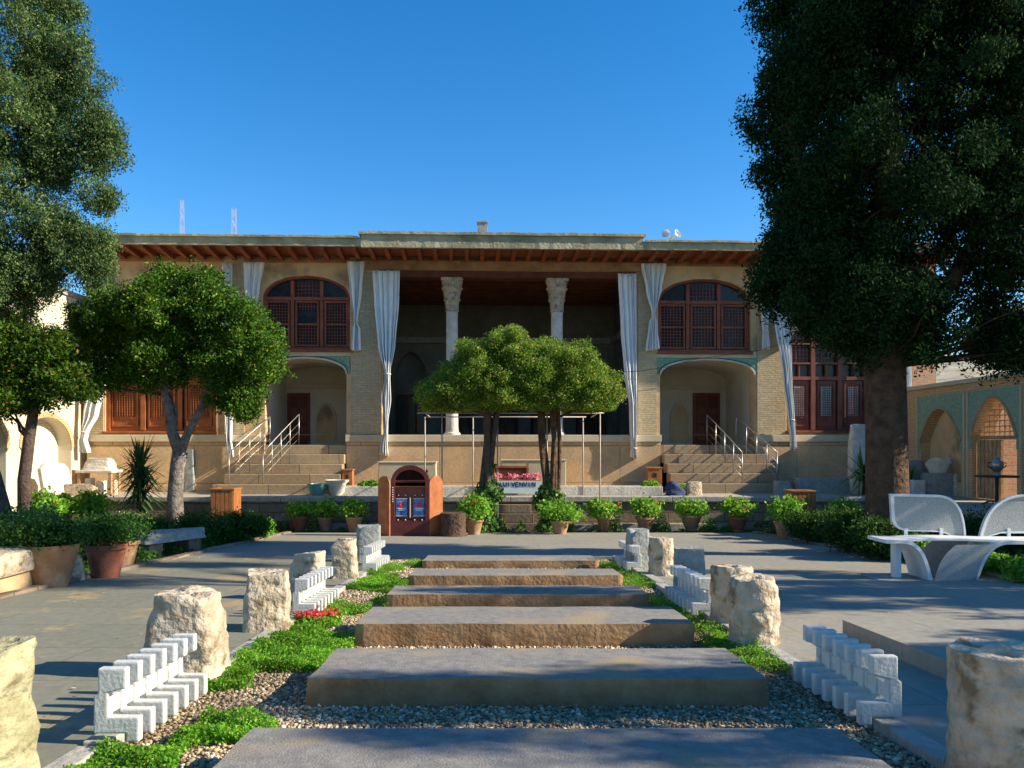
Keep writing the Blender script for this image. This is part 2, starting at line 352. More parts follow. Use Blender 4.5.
def crown_pts(rng, blobs, nclump, per, cr, shell=.3, zmin=None, flat=.8, lump=.12, sub=None):
    B = np.array(blobs, dtype=float)
    if sub:
        ns, sr = sub; w0 = (B[:, 3] * B[:, 4] * B[:, 5]) ** (2 / 3); i0 = rng.choice(len(B), ns, p=w0 / w0.sum())
        d0 = rng.normal(size=(ns, 3)); d0 /= np.linalg.norm(d0, axis=1)[:, None]; q = sr * (.6 + .8 * rng.random(ns))
        c0 = B[i0, :3] + d0 * np.maximum(B[i0, 3:6] - q[:, None] * .55, .05) * (.88 + .16 * rng.random(ns))[:, None]
        core = B.copy(); core[:, 3:6] *= .78
        B = np.concatenate([core, np.concatenate([c0, np.stack([q, q, q * .85], 1)], 1)])
    w = (B[:, 3] * B[:, 4] * B[:, 5]) ** (2 / 3); w /= w.sum()
    idx = rng.choice(len(B), nclump, p=w)
    d = rng.normal(size=(nclump, 3)); d /= np.linalg.norm(d, axis=1)[:, None]
    rr = 1 - shell * rng.random(nclump) ** 1.3
    rr *= 1 + lump * np.sin(d[:, 0] * 7 + idx) * np.cos(d[:, 2] * 9 + 2 * idx) + lump * .6 * rng.normal(size=nclump)
    c = B[idx, :3] + d * B[idx, 3:6] * rr[:, None]
    off = np.clip(rng.normal(size=(nclump, per, 3)), -1.7, 1.7); off[..., 2] *= flat
    off *= (cr * (.6 + .8 * rng.random(nclump)))[:, None, None] * .55
    p = (c[:, None, :] + off).reshape(-1, 3)
    if zmin is not None: p = p[p[:, 2] > zmin + .05 * rng.random(len(p))]
    return p
def leaves(name, pts, m, size, parent=None, origin=(0, 0, 0), seed=1, **k):
    rng = np.random.default_rng(seed)
    me = leaf_mesh(name, pts - np.array(origin), m, size, rng, **k)
    o = bpy.data.objects.new(name, me); COL.objects.link(o)
    if parent: o.parent = parent
    else: o.location = origin
    return o
def wig(p, q, k, amp, seed):                # wandering limb between two points
    rnd = random.Random(seed); p, q = Vector(p), Vector(q); out = []
    for i in range(k + 1):
        t = i / k; v = p.lerp(q, t)
        if 0 < i < k: v += Vector((rnd.uniform(-amp, amp), rnd.uniform(-amp, amp), 0))
        out.append(v)
    return out
def tree(name, label, cat, base, limbs, mbark, blobs, mleaf, nclump, per, cr, lsize, seed, group=None, shell=.3, zmin=None, n=12, sub=None, twigs=True, lump=.12, **k):
    t = thing(name, label, cat, base, 0, group); o = Vector(base); mb = MB()
    for li, (pts, rad) in enumerate(limbs):
        mb.tube([Vector(p) - o for p in pts], rad, n)
    allp = [Vector(p) for pts, _ in limbs for p in pts[1:]]; rt = random.Random(seed)
    for b_ in (blobs if twigs else []):
        c_ = Vector(b_[:3])
        for q in range(4):
            e = c_ + Vector((rt.uniform(-.75, .75) * b_[3], rt.uniform(-.75, .75) * b_[4], rt.uniform(-.3, .7) * b_[5])); a_ = min(allp, key=lambda p: (p - e).length + (2 if p.z > e.z else 0))
            ln_ = (e - a_).length; mb.tube([p - o for p in wig(a_, e, 4, ln_ * .06, seed + q)], [min(.05, .018 + ln_ * .014), .03, .02, .014, .006], 6)
    tr = mb.build('trunk', mbark, t, smooth='all')
    rng = np.random.default_rng(seed)
    lv = leaves('crown', crown_pts(rng, blobs, nclump, per, cr, shell, zmin, lump=lump, sub=sub), mleaf, lsize, t, tuple(o), seed + 5, **k)
    return t

# ------------------------------------------------------------------ THE SETTING
def sheet(name, m, x0, x1, ys, dz, zf=gz, xs=2):
    V, F = [], []
    for y in ys:
        for i in range(xs): V.append((x0 + (x1 - x0) * i / (xs - 1), y, zf(y) + dz))
    for j in range(len(ys) - 1):
        for i in range(xs - 1):
            a = j * xs + i; F.append((a, a + 1, a + xs + 1, a + xs))
    mb = MB(); mb.add(V, F); return mb
def gfar(Y): return gz(Y)
tag(sheet('ground', None, -900, 900, [-300, -4, 20, 60, 1500], -.10).build('ground', M['earth']), 'bare brown earth beneath and beyond the garden court', None, None, 'structure')
def pave(name, x0, x1, y0, y1, m, th=.07, dz=0):
    mb = MB(); mb.hexa([(x0,y0,gz(y0)-th),(x1,y0,gz(y0)-th),(x1,y1,gz(y1)-th),(x0,y1,gz(y1)-th)],
                       [(x0,y0,gz(y0)+dz),(x1,y0,gz(y0)+dz),(x1,y1,gz(y1)+dz),(x0,y1,gz(y1)+dz)])
    return mb.build(name, m)
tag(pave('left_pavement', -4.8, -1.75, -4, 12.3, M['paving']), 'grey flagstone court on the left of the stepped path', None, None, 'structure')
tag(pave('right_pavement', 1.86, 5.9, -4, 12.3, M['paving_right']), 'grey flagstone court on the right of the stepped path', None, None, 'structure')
tag(pave('cross_pavement', -4.8, 5.9, 12.3, 18.6, M['paving_right']), 'flagstones crossing in front of the flower pots', None, None, 'structure')
tag(pave('raised_pavement', 2.52, 5.2, 1.5, 5.85, M['paving_right'], .0, .11), 'low raised flagstone platform beside the path', None, None, 'structure')
tag(sheet('gravel_bed', None, -1.66, 1.77, [-4, 12.3], -.045).build('gravel_bed', M['gravel']), 'gravel bed under the stepping slabs', None, None, 'structure')
# kerbs of separate long stones, slightly uneven
rnd = random.Random(4)
for side, x0, x1, lab in (('left', -1.75, -1.64, 'worn pale stone kerb along the grassy left side of the path'), ('right', 1.75, 1.86, 'worn pale stone kerb along the right side of the path')):
    mb = MB(); y = -1.0
    while y < 12.2:
        ln = rnd.uniform(.7, 1.2); ye = min(y + ln, 12.28); d = rnd.uniform(-.008, .010); e = rnd.uniform(-.012, .012)
        mb.hexa([(x0+e,y,gz(y)-.08),(x1+e,y,gz(y)-.08),(x1+e,ye-.012,gz(ye)-.08),(x0+e,ye-.012,gz(ye)-.08)],
                [(x0+e,y,gz(y)+d+.012),(x1+e,y,gz(y)+d+.012),(x1+e,ye-.012,gz(ye)+d+.012),(x0+e,ye-.012,gz(ye)+d+.012)]); y = ye
    tag(mb.build('kerb', M['kerb'], bevel=.008), lab, 'kerb', None, 'structure')
tag(sheet('left_garden_bed', None, -40, -4.8, [-4, 20.3], -.03).build('left_garden_bed', M['soil']), 'dark soil of the planted bed left of the court', None, None, 'structure')
tag(sheet('right_garden_bed', None, 5.9, 40, [-4, 20.3], -.03).build('right_garden_bed', M['soil']), 'dark soil of the planted bed right of the court', None, None, 'structure')
tag(sheet('front_garden_bed', None, -4.8, 5.9, [18.6, 20.3], -.02).build('front_garden_bed', M['soil']), 'narrow soil strip under the flower pots', None, None, 'structure')
# bed edge stones
def edge(name, x0, y0, x1, y1, w, h, m, lab, seed):
    rr = random.Random(seed); mb = MB(); d = Vector((x1 - x0, y1 - y0, 0)); Ln = d.length; d.normalize(); nn = Vector((-d.y, d.x, 0)); t = 0
    while t < Ln - .05:
        l2 = min(t + rr.uniform(.35, .7), Ln); a = Vector((x0, y0, 0)) + d * t; b = Vector((x0, y0, 0)) + d * (l2 - .015); hh = h * rr.uniform(.85, 1.12)
        q = [a, b, b + nn * w, a + nn * w]
        mb.hexa([(p.x, p.y, gz(p.y) - .05) for p in q], [(p.x, p.y, gz(p.y) + hh) for p in q]); t = l2
    return tag(mb.build(name, m, bevel=.012), lab, 'edging', None, 'structure')
edge('left_bed_kerb', -4.8, 3, -4.8, 18.6, .12, .04, M['retain'], 'low stone edging between left court and planted bed', 1)
edge('right_bed_kerb', 5.9, 18.6, 5.9, 4, .12, .04, M['retain'], 'low stone edging between right court and planted bed', 2)
edge('pot_ledge_kerb', -4.6, 19.62, 5.7, 19.62, .3, .15, M['kerb'], 'pale stone ledge behind the flower pots', 3)

# stepping slabs of the path
rnd = random.Random(11)
SL = [(2.35, 3.27, .10), (4.09, 4.85, .105), (5.62, 6.42, .12), (7.32, 7.98, .095), (8.97, 9.72, .085), (10.9, 11.75, .07)]
wrd = ['nearest the camera, mottled by leaf shade', 'second from the camera, its front half in shade', 'third from the camera, sunlit orange front', 'fourth from the camera, narrow and shaded', 'fifth from the camera, sunlit', 'farthest, nearly flush with the court']
for i, (ya, yb, h) in enumerate(SL):
    x0, x1 = -1.0 + rnd.uniform(-.03, .03), 1.38 + rnd.uniform(-.03, .03)
    nx, ny = 40, 10; mb = MB(); V = []; 
    def zt(x, y): return gz(y) + h - .02*0 + .005 * noise.noise(Vector((x * 2.1, y * 2.1, i)))
    top = {}; 
    for j in range(ny + 1):
        for k2 in range(nx + 1):
            x = x0 + (x1 - x0) * k2 / nx; y = ya + (yb - ya) * j / ny
            if j in (0, ny): y += .010 * noise.noise(Vector((x * 5, i * 3.3, j)))
            if k2 in (0, nx): x += .010 * noise.noise(Vector((y * 5, i * 7.3, k2)))
            top[(j, k2)] = len(V); V.append((x, y, zt(x, y)))
    Fc = [(top[(j, k2)], top[(j, k2+1)], top[(j+1, k2+1)], top[(j+1, k2)]) for j in range(ny) for k2 in range(nx)]
    tb = MB(); tb.add(V, Fc)
    # sides as a skirt with a rough face, part of the same slab mesh
    ring = [(0, k2) for k2 in range(nx)] + [(j, nx) for j in range(ny)] + [(ny, k2) for k2 in range(nx, 0, -1)] + [(j, 0) for j in range(ny, 0, -1)]
    SV = []; rows = 5; cx, cy = (x0 + x1) / 2, (ya + yb) / 2
    for r_ in range(rows + 1):
        for (j, k2) in ring:
            x, y, z = V[top[(j, k2)]]
            t = r_ / rows; z2 = z * (1 - t) + (gz(y) - .08) * t
            o_ = (.003 * math.sin(t * 3.1) + .009 * noise.noise(Vector((x * 9, y * 9, t * 2 + i)))) if 0 < r_ else 0
            SV.append((x + (o_ if k2 == nx else -o_ if k2 == 0 else 0), y + (-o_ if j == 0 else o_ if j == ny else 0), z2))
    n_ = len(ring); SF = [(r_*n_ + a, r_*n_ + (a+1) % n_, (r_+1)*n_ + (a+1) % n_, (r_+1)*n_ + a) for r_ in range(rows) for a in range(n_)]
    so_ = thing('stepping_slab', 'broad grey stone slab across the gravel path, ' + wrd[i], 'stone slab', (0, (ya + yb) / 2, gz((ya + yb) / 2)), 0, 'stone slabs stepping along the path')
    oo = Vector(so_.location)
    tb.v = [tuple(Vector(q) - oo) for q in tb.v]; SV = [tuple(Vector(q) - oo) for q in SV]
    tb.build('top', M['slab'], so_, smooth='all'); sb_ = MB(); sb_.add(SV, SF); sb_.build('edge', M['slab_side'], so_, smooth='all')

# loose gravel as real pebbles
rng = np.random.default_rng(7)
def in_slab(x, y):
    k = np.zeros(len(x), bool)
    for (ya, yb, h) in SL: k |= (x > -1.0) & (x < 1.38) & (y > ya) & (y < yb)
    return k
ico = bmesh.new(); bmesh.ops.create_icosphere(ico, subdivisions=1, radius=1); IV = np.array([v.co[:] for v in ico.verts]); IF = np.array([[v.index for v in f.verts] for f in ico.faces]); ico.free()
def grassy(x, y):
    n_ = np.sin(x * 6.1 + y * 1.7) + np.sin(y * 3.3 - x * 2.2) + .8 * np.sin(y * 9 + x * 5)
    L_ = (x < -1.0) & (((y < 7.3) & (n_ * .8 + 1.9 - (x + 1.64) * 4.6 > 0)) | ((y > 7.3) & (y < 11.5) & (n_ > .1)))
    L_ &= ~((y > 3.35) & (y < 4.15) & (x < -1.42)) 
    Rr = (x > 1.42) & (y < 11.5) & (y > 4.3) & (n_ + .1 > 0)
    return L_ | Rr
N = 120000
yy = 2.6 + (12.2 - 2.6) * rng.random(N) ** 1.5; xx = rng.uniform(-1.63, 1.74, N)
ok = ~in_slab(xx, yy) & ~(grassy(xx, yy) & (rng.random(N) < .85)); xx, yy = xx[ok], yy[ok]
sz = (.0045 + .006 * rng.random(len(xx)) ** 2) * (1 + yy * .03)
zz = 1.01 - .051 * yy - .045 + sz * (.3 + .9 * rng.random(len(xx)))
sc = sz[:, None] * (0.7 + .7 * rng.random((len(xx), 3))); sc[:, 2] *= .7
V = np.stack([xx, yy, zz], 1)[:, None, :] + IV[None] * sc[:, None, :] * (1 + .25 * rng.normal(size=(len(xx), 12, 1)))
F = (IF[None] + 12 * np.arange(len(xx))[:, None, None]).reshape(-1, 3)
po = bpy.data.objects.new('gravel', mesh_np('gravel', V.reshape(-1, 3), F, M['pebble'])); COL.objects.link(po)
tag(po, 'loose cream pebbles between the stepping slabs', 'gravel', None, 'stuff')
# green ground cover
N = 300000
yy = 2.5 + (11.8 - 2.5) * rng.random(N) ** 1.7; xx = np.where(rng.random(N) < .8, rng.uniform(-1.66, -.98, N), rng.uniform(1.40, 1.77, N))
ok = grassy(xx, yy) & ~in_slab(xx, yy); xx, yy = xx[ok], yy[ok]
hh = .034 * (1 + .8 * np.sin(xx * 13 + yy * 7) * np.cos(yy * 11)) 
zz = 1.01 - .051 * yy - .04 + hh * rng.random(len(xx)) * 1.6 + .006
g = leaves('ground_cover', np.stack([xx, yy, zz], 1), M['lf_grass'], .0145, seed=3, aspect=.7, up=.8)
tag(g, 'low bright green ground cover beside the path', 'ground cover', None, 'stuff')
# a few fallen leaves and tiny debris on the court
N = 1600; xx = rng.uniform(-4.7, 5.8, N); yy = rng.uniform(2.6, 18.4, N); ok = (np.abs(xx - .05) > 1.8) & ~((xx > 2.45) & (yy < 5.95)); xx, yy = xx[ok], yy[ok]
N2 = 260; x2 = rng.uniform(-.95, 1.3, N2); y2 = rng.choice([2.4, 4.2, 5.7], N2) + .7 * rng.random(N2)
dl = leaves('leaf_litter', np.concatenate([np.stack([xx, yy, 1.01 - .051 * yy + .012], 1)]), M['pebble'], .024, seed=8, aspect=.6, outward=np.array([0, 0, 5.0]))
tag(dl, 'dry fallen leaves scattered on the flagstones', 'leaf litter', None, 'stuff')

# terrace
ZT = .8
mb = MB(); mb.box(-14, 14, 20.0, 34, -.3, ZT); tag(mb.build('terrace_pavement', M['paving_terrace']), 'raised flagged terrace in front of the house', None, None, 'structure')
rw = thing('retaining_wall', 'low stone retaining wall with pale capstones below the terrace', 'wall', (0, 19.9, 0))
MB().box(-14, 14, -.04, .09, -.2, ZT - .11).build('masonry', M['retain'], rw)
mb = MB(); x = -14; rnd = random.Random(5)
while x < 14:
    w = rnd.uniform(.7, 1.3); mb.box(x, min(x + w, 14) - .012, -.10, .35, ZT - .105, ZT + .012 + rnd.uniform(0, .008)); x += w
mb.build('capstone', M['kerb'], rw, bevel=.012)
# steps up to the terrace
st = thing('garden_steps', 'short flight of reddish stone steps up to the terrace', 'steps', (.32, 19.35, 0))
for k2, (w, d0, d1, h) in enumerate(((.62, 0, .5, .2), (.55, .17, .5, .42), (.50, .34, .5, .63))):
    MB().box(-w, w, d0, d1 if False else .49 , (0 if k2 == 0 else [.2, .42][k2 - 1]) , h).build('step', M['retain'], st, bevel=.012)

# distant hill
mb = MB(); V = []; nx, ny = 90, 26
for j in range(ny + 1):
    for i in range(nx + 1):
        x = 60 + 620 * i / nx; y = 230 + 420 * j / ny; t = j / ny
        h = 66 * math.exp(-((t - .55) / .3) ** 2) * (1 - math.exp(-(max(x - 60, 0) / 50) ** 2)) * (.85 + .25 * noise.noise(Vector((x * .008, y * .008, 0))))
        h += 6 * noise.noise(Vector((x * .03, y * .03, 3))) + 2 * noise.noise(Vector((x * .1, y * .1, 5)))
        V.append((x, y, max(h, -1.5) if 0 < j < ny and 0 < i < nx else -2))
mb.add(V, [(j*(nx+1)+i, j*(nx+1)+i+1, (j+1)*(nx+1)+i+1, (j+1)*(nx+1)+i) for j in range(ny) for i in range(nx)])
tag(mb.build('hill', M['hill'], smooth='all'), 'dry sunlit hillside beyond the right wall', None, None, 'structure')

# ------------------------------------------------------------------ THE HOUSE
H = thing('pavilion', 'long two-storey old brick pavilion with a columned open hall', 'building', (0, Y0, 0), AL)
def arch(u0, u1, zb, zs, zt, n=18, kind='seg'):
    c = (u0 + u1) / 2; a = (u1 - u0) / 2; pts = [(u0, zb), (u1, zb)]
    for i in range(n + 1):
        t = math.pi * i / n
        if kind == 'seg': x = math.cos(t); z = math.sin(t) ** .9
        else:
            s_ = i / n; q = 1 - abs(2 * s_ - 1)           # pointed
            x = (1 - 2 * s_); z = (1 - (1 - q) ** 2.1) * .82 + .18 * q ** 1.0
            x = math.copysign(abs(x) ** .9, x)
        pts.append((c + a * x, zs + (zt - zs) * z))
    return pts
uL, zEave = L(88, 258); uR, _ = L(936, 260)
def u(px, v=0): return L(px, 400, v)[0]
def z(py, px=498, v=0): return L(px, py, v)[1]
zb = ZT - .1; zE = z(259)
win_l = arch(u(262), u(350), z(350), z(300), z(277), kind='seg'); win_r = arch(u(658), u(751), z(350.5), z(301), z(277), kind='seg')
por_l = arch(u(265), u(346.5), z(445), z(374), z(358.5)); por_r = arch(u(660), u(755), z(445), z(374), z(358.5))
hallU0, hallU1 = u(382), u(637); hall_o = [(hallU0, z(437.5)), (hallU1, z(437.5)), (hallU1, z(271)), (hallU0, z(271))]
sid_r = arch(u(787), u(868), z(433), z(342), z(312), kind='og'); sid_l = arch(u(120), u(203), z(434), z(342), z(312), kind='og')
sid_l = [(u(105), z(434)), (u(216), z(434)), (u(216), z(345))] + [(u(216) + (u(105) - u(216)) * t, z(345) + (z(315) - z(345)) * math.sin(math.pi * t)) for t in [i / 14 for i in range(1, 14)]] + [(u(105), z(345))]
wall = MB(); wall.plate([(uL, z(434.8)), (uR, z(434.8)), (uR, zE), (uL, zE)], [win_l, win_r, [(max(p[0], -99), max(p[1], z(434.8) + .001)) for p in hall_o], ] +
    [[(p[0], max(p[1], z(434.8) + .001)) for p in lp] for lp in (sid_r, sid_l, por_l, por_r)], 0, .45)
wall.build('wall', M['plaster'], H)
# plinth, in pieces between the stair recesses
for a, b in ((uL, u(265)), (u(346.5), u(660)), (u(755), uR)):
    pm = MB(); pm.box(a, b, -.07, .5, zb, z(442)); pm.build('plinth', M['dado'], H, bevel=.01)
    MB().box(a - .02 if a > uL else a, b + .02, -.12, .5, z(442) + .002, z(434.8) - .002).build('plinth_cap', M['plaster_pale'], H, bevel=.015)
MB().box(uL, u(262), -.14, -.072, zb, zb + .28).build('plinth_foot', M['dado'], H, bevel=.01)
MB().box(u(346.5), u(660), -.16, -.072, zb, zb + .25).build('plinth_foot', M['dado'], H, bevel=.01)
MB().box(u(757), uR, -.18, -.072, zb, zb + .28).build('plinth_foot', M['dado'], H, bevel=.01)
# brick piers (3 cm proud)
for a, b in ((225, 244.5), (350.8, 381.5), (637.6, 656.5), (757, 785), (88, 104), (884, 935.5)):
    (MB().box(u(a), u(b), -.035, -.001, z(434.5), zE - .002)).build('brick_pier', M['brick_red'] if a == 884 else M['brick'], H)
# bands between floors
for a, b in ((262, 350), (658, 755)):
    MB().box(u(a) - .05, u(b) + .03, -.05, -.001, z(357), z(350.8)).build('string_course', M['plaster_pale'], H, bevel=.01)
# tiled spandrels over the stair arches
for lp, (a, b) in ((por_l, (262, 349.8)), (por_r, (656.8, 756.6))):
    arcpts = lp[2:]
    rim = [(p[0], p[1]) for p in arcpts]
    out = [(u(b), arcpts[0][1]), (u(b), z(357.2)), (u(a), z(357.2)), (u(a), arcpts[-1][1])]
    c_ = (lp[0][0] + lp[1][0]) / 2
    big = [(c_ + (p[0] - c_) * 1.035, p[1] + .05) for p in rim]
    big = [(min(max(p[0], u(a) + .004), u(b) - .004), min(p[1], z(357.2) - .004)) for p in big]
    MB().prism([(big[0][0], out[0][1])] + [out[0], out[1], out[2], out[3]] + [(big[-1][0], out[3][1])] + big[::-1], -.022, -.002).build('tiled_spandrel', M['tile'], H)
    for (s0, s1, mm, v0, nm) in ((1.012, 1.034, 'tile_dark', -.032, 'dark_trim'), (.985, 1.012, 'cream', -.036, 'arch_trim')):
        i_ = [(c_ + (p[0] - c_) * s0, p[1] + (s0 - 1) * 1.6) for p in rim]; o_ = [(c_ + (p[0] - c_) * s1, p[1] + (s1 - 1) * 1.6) for p in rim]
        MB().prism(i_ + o_[::-1], v0, -.003).build(nm, M[mm], H)
# porches behind the arches
for lp, sgn, dpx, npx in ((por_l, 1, (290, 308), 326), (por_r, -1, (695, 717), 680)):
    D = 2.6; n_ = len(lp); mb = MB(); zf = z(445)
    vs = [(p[0], .455, p[1]) for p in lp] + [(p[0], D, p[1]) for p in lp]
    mb.add(vs, [(i, (i + 1) % n_, (i + 1) % n_ + n_, i + n_) for i in range(n_)] )
    c_ = (lp[0][0] + lp[1][0]) / 2
    mb.plate([(lp[0][0] - .3, zf - .1), (lp[1][0] + .3, zf - .1), (lp[1][0] + .3, z(355)), (lp[0][0] - .3, z(355))], [], D, D + .1)
    mb.build('porch', M['cream'], H)
    a, zt_ = L(dpx[0], 396, D); b, _ = L(dpx[1], 396, D)
    d = MB(); d.box(a, b, D - .06, D - .002, zf + .004, zt_ + .02); d_o = d.build('door', M['doorwood'], H)
    e = MB()
    for q0, q1 in ((a - .07, a), (b, b + .07)): e.box(q0, q1, D - .09, D - .002, zf + .004, zt_ + .09)
    e.box(a, b, D - .09, D - .002, zt_ + .021, zt_ + .09); e.box((a+b)/2 - .015, (a+b)/2 + .015, D - .08, D - .061, zf + .01, zt_)
    for s_ in (0, 1):
        x0 = a + .05 + s_ * (b - a) / 2
        for zz0, zz1 in ((.15, .6), (.7, 1.15)): e.box(x0, x0 + (b - a) / 2 - .1, D - .075, D - .061, zf + zz0, zf + zz1)
    e.build('door_frame', M['maroon'], d_o)
    cx, z1 = L(npx, 408, D); 
    nl = arch(cx - .26, cx + .26, zf + .1, z1 - .3, z1 + .1, kind='og', n=12); no = [(c_2[0] * 1 + (.06 if c_2[0] > cx else -.06), c_2[1] + (.07 if c_2[1] > z1 - .35 else -.0)) for c_2 in nl]
    MB().plate(no, [[(q[0], q[1] + .001) for q in nl]], D - .05, D - .002).build('niche_frame', M['plaster_pale'], H)
    MB().prism(nl, D - .008, D - .001).build('niche', M['plaster'], H)
    MB().box(lp[0][0] + .01, lp[1][0] - .01, D - .1, D - .002, z(382), z(378)).build('picture_rail', M['plaster_pale'], H)
    # side doorway on the inner side
    sx = lp[1][0] if sgn > 0 else lp[0][0]
    MB().box(sx - (.03 if sgn > 0 else -.002), sx - (.002 if sgn > 0 else -.03), 1.0, 1.8, zf + .003, zf + 1.5).build('side_door', M['doorwood'], H)
# stairs
def stairs(a, b, flare, dark):
    s_ = MB(); zf = z(445)
    for k2 in range(5):
        h0 = zb if k2 == 0 else zb + .1 + (zf - ZT) * k2 / 5; h1 = ZT + (zf - ZT) * (k2 + 1) / 5
        v0 = -1.35 + .34 * k2; f = flare * (1 - k2 / 5)
        x0, x1 = (a - f, b) if flare > 0 and a < 0 else (a, b + f)
        s2 = MB(); s2.box(x0, x1, v0, .6 if k2 == 4 else v0 + .40, h0 if k2 else zb, h1 - .004 * 0); 
        s2.build('step', M['steps'], H, bevel=.018)
    
M['steps'] = brick_mat('stair_stone', (.30,.215,.13), (.40,.30,.185), (.09,.065,.045), 1.35, 5.0, .012, 'xz', .6, (.22,.19,.15), 2.2, .4)
stairs(u(262), u(346), .95, 0); stairs(u(661), u(757), .62, 0)
# hall: floor, walls, ceiling, cornice
D = 5.4; zf = z(437.5) - .22; zc = z(271) + .02; a, b = hallU0 - .35, hallU1 + .35
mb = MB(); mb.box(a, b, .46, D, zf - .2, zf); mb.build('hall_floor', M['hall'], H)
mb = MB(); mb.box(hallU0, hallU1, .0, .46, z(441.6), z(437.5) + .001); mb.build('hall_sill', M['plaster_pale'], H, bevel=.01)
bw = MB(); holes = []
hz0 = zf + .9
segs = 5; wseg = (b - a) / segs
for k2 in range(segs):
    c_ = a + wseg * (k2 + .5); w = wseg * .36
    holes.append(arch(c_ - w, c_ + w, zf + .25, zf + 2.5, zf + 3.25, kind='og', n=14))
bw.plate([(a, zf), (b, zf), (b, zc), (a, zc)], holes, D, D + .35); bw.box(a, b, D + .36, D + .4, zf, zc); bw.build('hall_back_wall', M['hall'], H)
for lp in holes:
    c_ = (lp[0][0] + lp[1][0]) / 2; w = lp[1][0] - lp[0][0]
    wf = MB()
    MBp = MB().box(c_ - w/2 + .08, c_ + w/2 - .08, D + .25, D + .3, zf + .3, zf + 1.7); wo = MBp.build('hall_window', M['glass'], H)
    for t in (-.5, -.17, .17, .5): wf.box(c_ + t*(w-.2) - .03, c_ + t*(w-.2) + .03, D + .2, D + .249, zf + .3, zf + 1.7)
    wf.box(c_ - w/2 + .08, c_ + w/2 - .08, D + .2, D + .249, zf + 1.7, zf + 1.78); wf.build('window_frame', M['hallwood'], wo)
for k2, (x0, x1) in enumerate(((a - .1, a), (b, b + .1))):
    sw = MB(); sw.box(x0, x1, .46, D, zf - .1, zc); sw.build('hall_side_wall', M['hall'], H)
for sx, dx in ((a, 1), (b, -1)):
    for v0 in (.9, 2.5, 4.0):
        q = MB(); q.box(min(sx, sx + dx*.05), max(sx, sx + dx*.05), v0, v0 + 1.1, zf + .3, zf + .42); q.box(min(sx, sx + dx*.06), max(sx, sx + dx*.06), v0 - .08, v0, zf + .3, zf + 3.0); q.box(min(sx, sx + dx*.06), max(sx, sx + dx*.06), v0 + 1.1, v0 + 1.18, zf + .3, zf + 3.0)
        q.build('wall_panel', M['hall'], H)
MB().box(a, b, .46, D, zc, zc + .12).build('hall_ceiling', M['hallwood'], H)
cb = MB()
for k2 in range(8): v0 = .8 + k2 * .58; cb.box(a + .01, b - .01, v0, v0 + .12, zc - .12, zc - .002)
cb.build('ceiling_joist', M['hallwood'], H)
cn = MB(); cn.box(a + .002, b - .002, D - .18, D - .001, zf + 3.55, zf + 3.75); cn.box(a + .001, a + .16, .47, D - .19, zf + 3.55, zf + 3.75); cn.box(b - .16, b - .001, .47, D - .19, zf + 3.55, zf + 3.75)
cn.build('cornice', M['greystone'], H)
# lintel beam over the hall, a bit proud
MB().box(u(352), u(652), -.10, -.036, z(271), z(261.5)).build('lintel_beam', M['beam'], H, bevel=.01)
MB().box(hallU0, hallU1, 0.02, .44, z(271) - .18, z(271) - .003).build('inner_beam', M['hallwood'], H)
# columns
for px in (452, 557):
    cu, _ = L(px, 400, .2); z0, z1 = z(437.5), z(271) - .185
    c = MB(); hcap = .95
    c.lathe([(.24, z0), (.24, z0 + .12), (.19, z0 + .16), (.175, z0 + .3), (.165, z1 - hcap)], (cu, .23), 20)
    co_ = c.build('column', M['greystone2'] if 'greystone2' in M else M['whitestone'], H, smooth=True)
    k = MB(); fl = lambda t, zz: 1 + .035 * math.cos(8 * t)
    k.lathe([(.165, z1 - hcap), (.20, z1 - hcap + .03), (.18, z1 - hcap + .08), (.20, z1 - hcap + .30), (.245, z1 - hcap + .34), (.215, z1 - hcap + .4), (.25, z1 - .34), (.30, z1 - .28), (.265, z1 - .22), (.29, z1 - .08)], (cu, .23), 40, fl)
    k.box(cu - .31, cu + .31, -.0 - .02 + .0, .46, z1 - .08, z1 - .002)
    k.build('capital', M['limestone'], co_, smooth=True)
